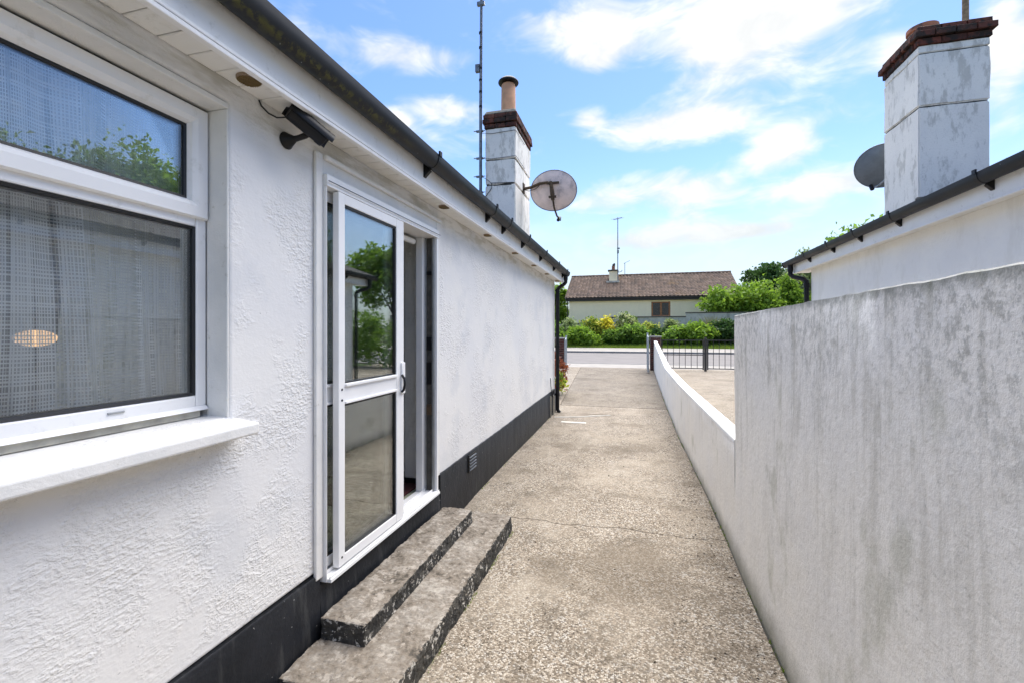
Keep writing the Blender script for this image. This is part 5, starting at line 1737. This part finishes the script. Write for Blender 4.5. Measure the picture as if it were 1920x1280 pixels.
# trees behind the neighbour's bungalow: their tips show over its gutter, their crowns mirror in the glass
BG = 'trees behind the bungalow next door'
plant('garden_tree', 'leafy tree whose tips show beside the right chimney base', 'tree', (10.8, 24.5, .3),
      [(10.4, 24.5, 5.4, 1.4, 1.2, .95), (11.8, 24.5, 5.6, 1.4, 1.2, 1.1), (9.6, 24.4, 5.0, .9, .8, .8), (11.0, 24.5, 4.2, 2.2, 1.5, 1.2), (12.8, 24.6, 5.2, 1.2, 1.2, 1.2)], 7000, 'leaf_mid', .15, 62, .16, BG, .24, 26, 'crown', 'trunk')
for i, (x, y, h, lf, lb) in enumerate(((15.5, 19.5, 8.0, 'leaf_mid', 'mid green tree'), (19.0, 15.5, 10.2, 'leaf_mid', 'tall green tree'), (21.0, 11.0, 9.6, 'leaf_bright', 'bright green tree'), (22.5, 6.0, 10.5, 'leaf_mid', 'broad green tree'))):
    plant('garden_tree', lb + (' mirrored in the door glass', ' mirrored in the window top light', ' mirrored at the left in the window', ' standing farthest right behind the bungalow next door')[i], 'tree', (x, y, 0),
          [(x, y, h * .62, 2.4, 2.2, h * .22), (x + 1.2, y - .8, h * .75, 1.7, 1.6, h * .16), (x - 1.3, y + .6, h * .7, 1.7, 1.5, h * .17), (x, y, h * .86, 1.2, 1.2, h * .12), (x + .3, y + 1.4, h * .5, 2.0, 1.8, h * .15)],
          15000, lf, .14, 70 + i, .2, BG, .34, 34, 'crown', 'trunk')

# clipped hedge in the neighbour's front garden (mirrored in the door glass)
plant('garden_hedge', 'green hedge in the front garden of the bungalow next door', 'hedge', (9.5, 17.5, 0),
      [(7.2, 17.2, 1.2, 1.3, .6, 1.0), (9.0, 17.5, 1.3, 1.4, .6, 1.1), (11, 17.5, 1.2, 1.5, .6, 1.1), (13, 17.5, 1.3, 1.5, .6, 1.1)], 9000, 'leaf_mid', .09, 90, .08, None, .14, 24, 'foliage', 'stem')

# red-leaved plant by the corner
rp = thing('red_shrub', 'small red and yellow leaved plant against the wall corner by the downpipe', 'shrub', (-1.81, 10.4, 0))
P = lobes_points([(-1.86, 10.4, .35, .22, .3, .32), (-1.81, 10.5, .75, .16, .25, .25), (-1.91, 11.2, .5, .22, .4, .35)], 900, 81, .06, 20)
leaf_mesh('foliage', 'leaf_red', P, .055, 82, .3, 1.8, rp)
P = lobes_points([(-1.69, 10.3, .42, .12, .15, .14), (-1.76, 10.9, .22, .12, .2, .12)], 200, 83, .05, 18)
leaf_mesh('yellow_foliage', 'leaf_yellowtip', P, .055, 84, .3, 1.8, rp)
stems(rp, (-1.84, 10.4, 0), [(-1.86, 10.4, .5, .2, .2, .3), (-1.91, 11.0, .5, .2, .3, .3)], .012, 'bark', 'stem', 3)


def grass_patch(name, label, pts, h, seed, mat='grass_blade', wid=.012):
    rs = np.random.RandomState(seed); N = len(pts)
    P = np.asarray(pts); a = rs.uniform(0, 6.283, N); ln = rs.uniform(.1, .6, N) * h; hh = h * rs.uniform(.5, 1.2, N)
    b = rs.uniform(0, 6.283, N); wv = np.stack([np.cos(b), np.sin(b), np.zeros(N)], 1) * wid
    tip = P + np.stack([np.cos(a) * ln, np.sin(a) * ln, hh], 1)
    V = np.stack([P - wv, P + wv, tip], 1).reshape(-1, 3)
    me = bpy.data.meshes.new(name)
    me.from_pydata([tuple(v) for v in V], [], [(3 * i, 3 * i + 1, 3 * i + 2) for i in range(N)])
    me.materials.append(MATS[mat])
    o = bpy.data.objects.new(name, me); COL.objects.link(o); o['kind'] = 'stuff'
    o['label'] = label; o['category'] = 'grass'
    return o


rs = np.random.RandomState(11)
N = 26000
yy = 31.32 + rs.uniform(0, 1, N) ** 1.4 * 3.2
xx = rs.uniform(-9, 12, N)
pts = np.stack([xx, yy, np.array([gz(y) for y in yy]) - .05], 1)
grass_patch('bank_grass', 'rough green grass on the bank below the shrubs across the road', pts, .20, 12, 'grass_blade', .02)
# moss and weeds in the joint at the foot of the boundary wall and steps
pts = []
for i in range(900):
    y = rs.uniform(1.6, 12); cl = math.sin(y * 7) * math.sin(y * 2.3)
    if cl < .1: continue
    pts.append((rw_x(y) - rs.uniform(0, .012), y, gz(y) - .004))
for i in range(500):
    y = rs.uniform(1.6, 3.5)
    if math.sin(y * 13) < .2: continue
    pts.append((-.952 + rs.uniform(0, .015), y, gz(y) - .004))
for i in range(300):
    y = rs.uniform(3.6, 8)
    if math.sin(y * 9) < .55: continue
    pts.append((-1.468 + rs.uniform(0, .012), y, gz(y) - .004))
grass_patch('joint_weeds', 'tiny weeds and moss in the joints at the foot of walls and steps', pts, .018, 14, 'grass_blade', .003)

# leaf litter and grit on the drive
rs = np.random.RandomState(21)
pts = []
for i in range(420):
    y = rs.uniform(1.4, 9)
    x = rw_x(y) - .02 - abs(rs.normal()) * .16 if i % 3 else rs.uniform(-.9, .6)
    pts.append((x, y, gz(y) + .003))
simple('litter', (.05, .036, .022), .9, 0, .4, 60)
o = leaf_mesh('leaf_litter', 'litter', pts, .011, 22, 3.0, 1.5, None, 'stuff')
o['label'] = 'specks of dark leaf litter scattered on the concrete drive'; o['category'] = 'litter'
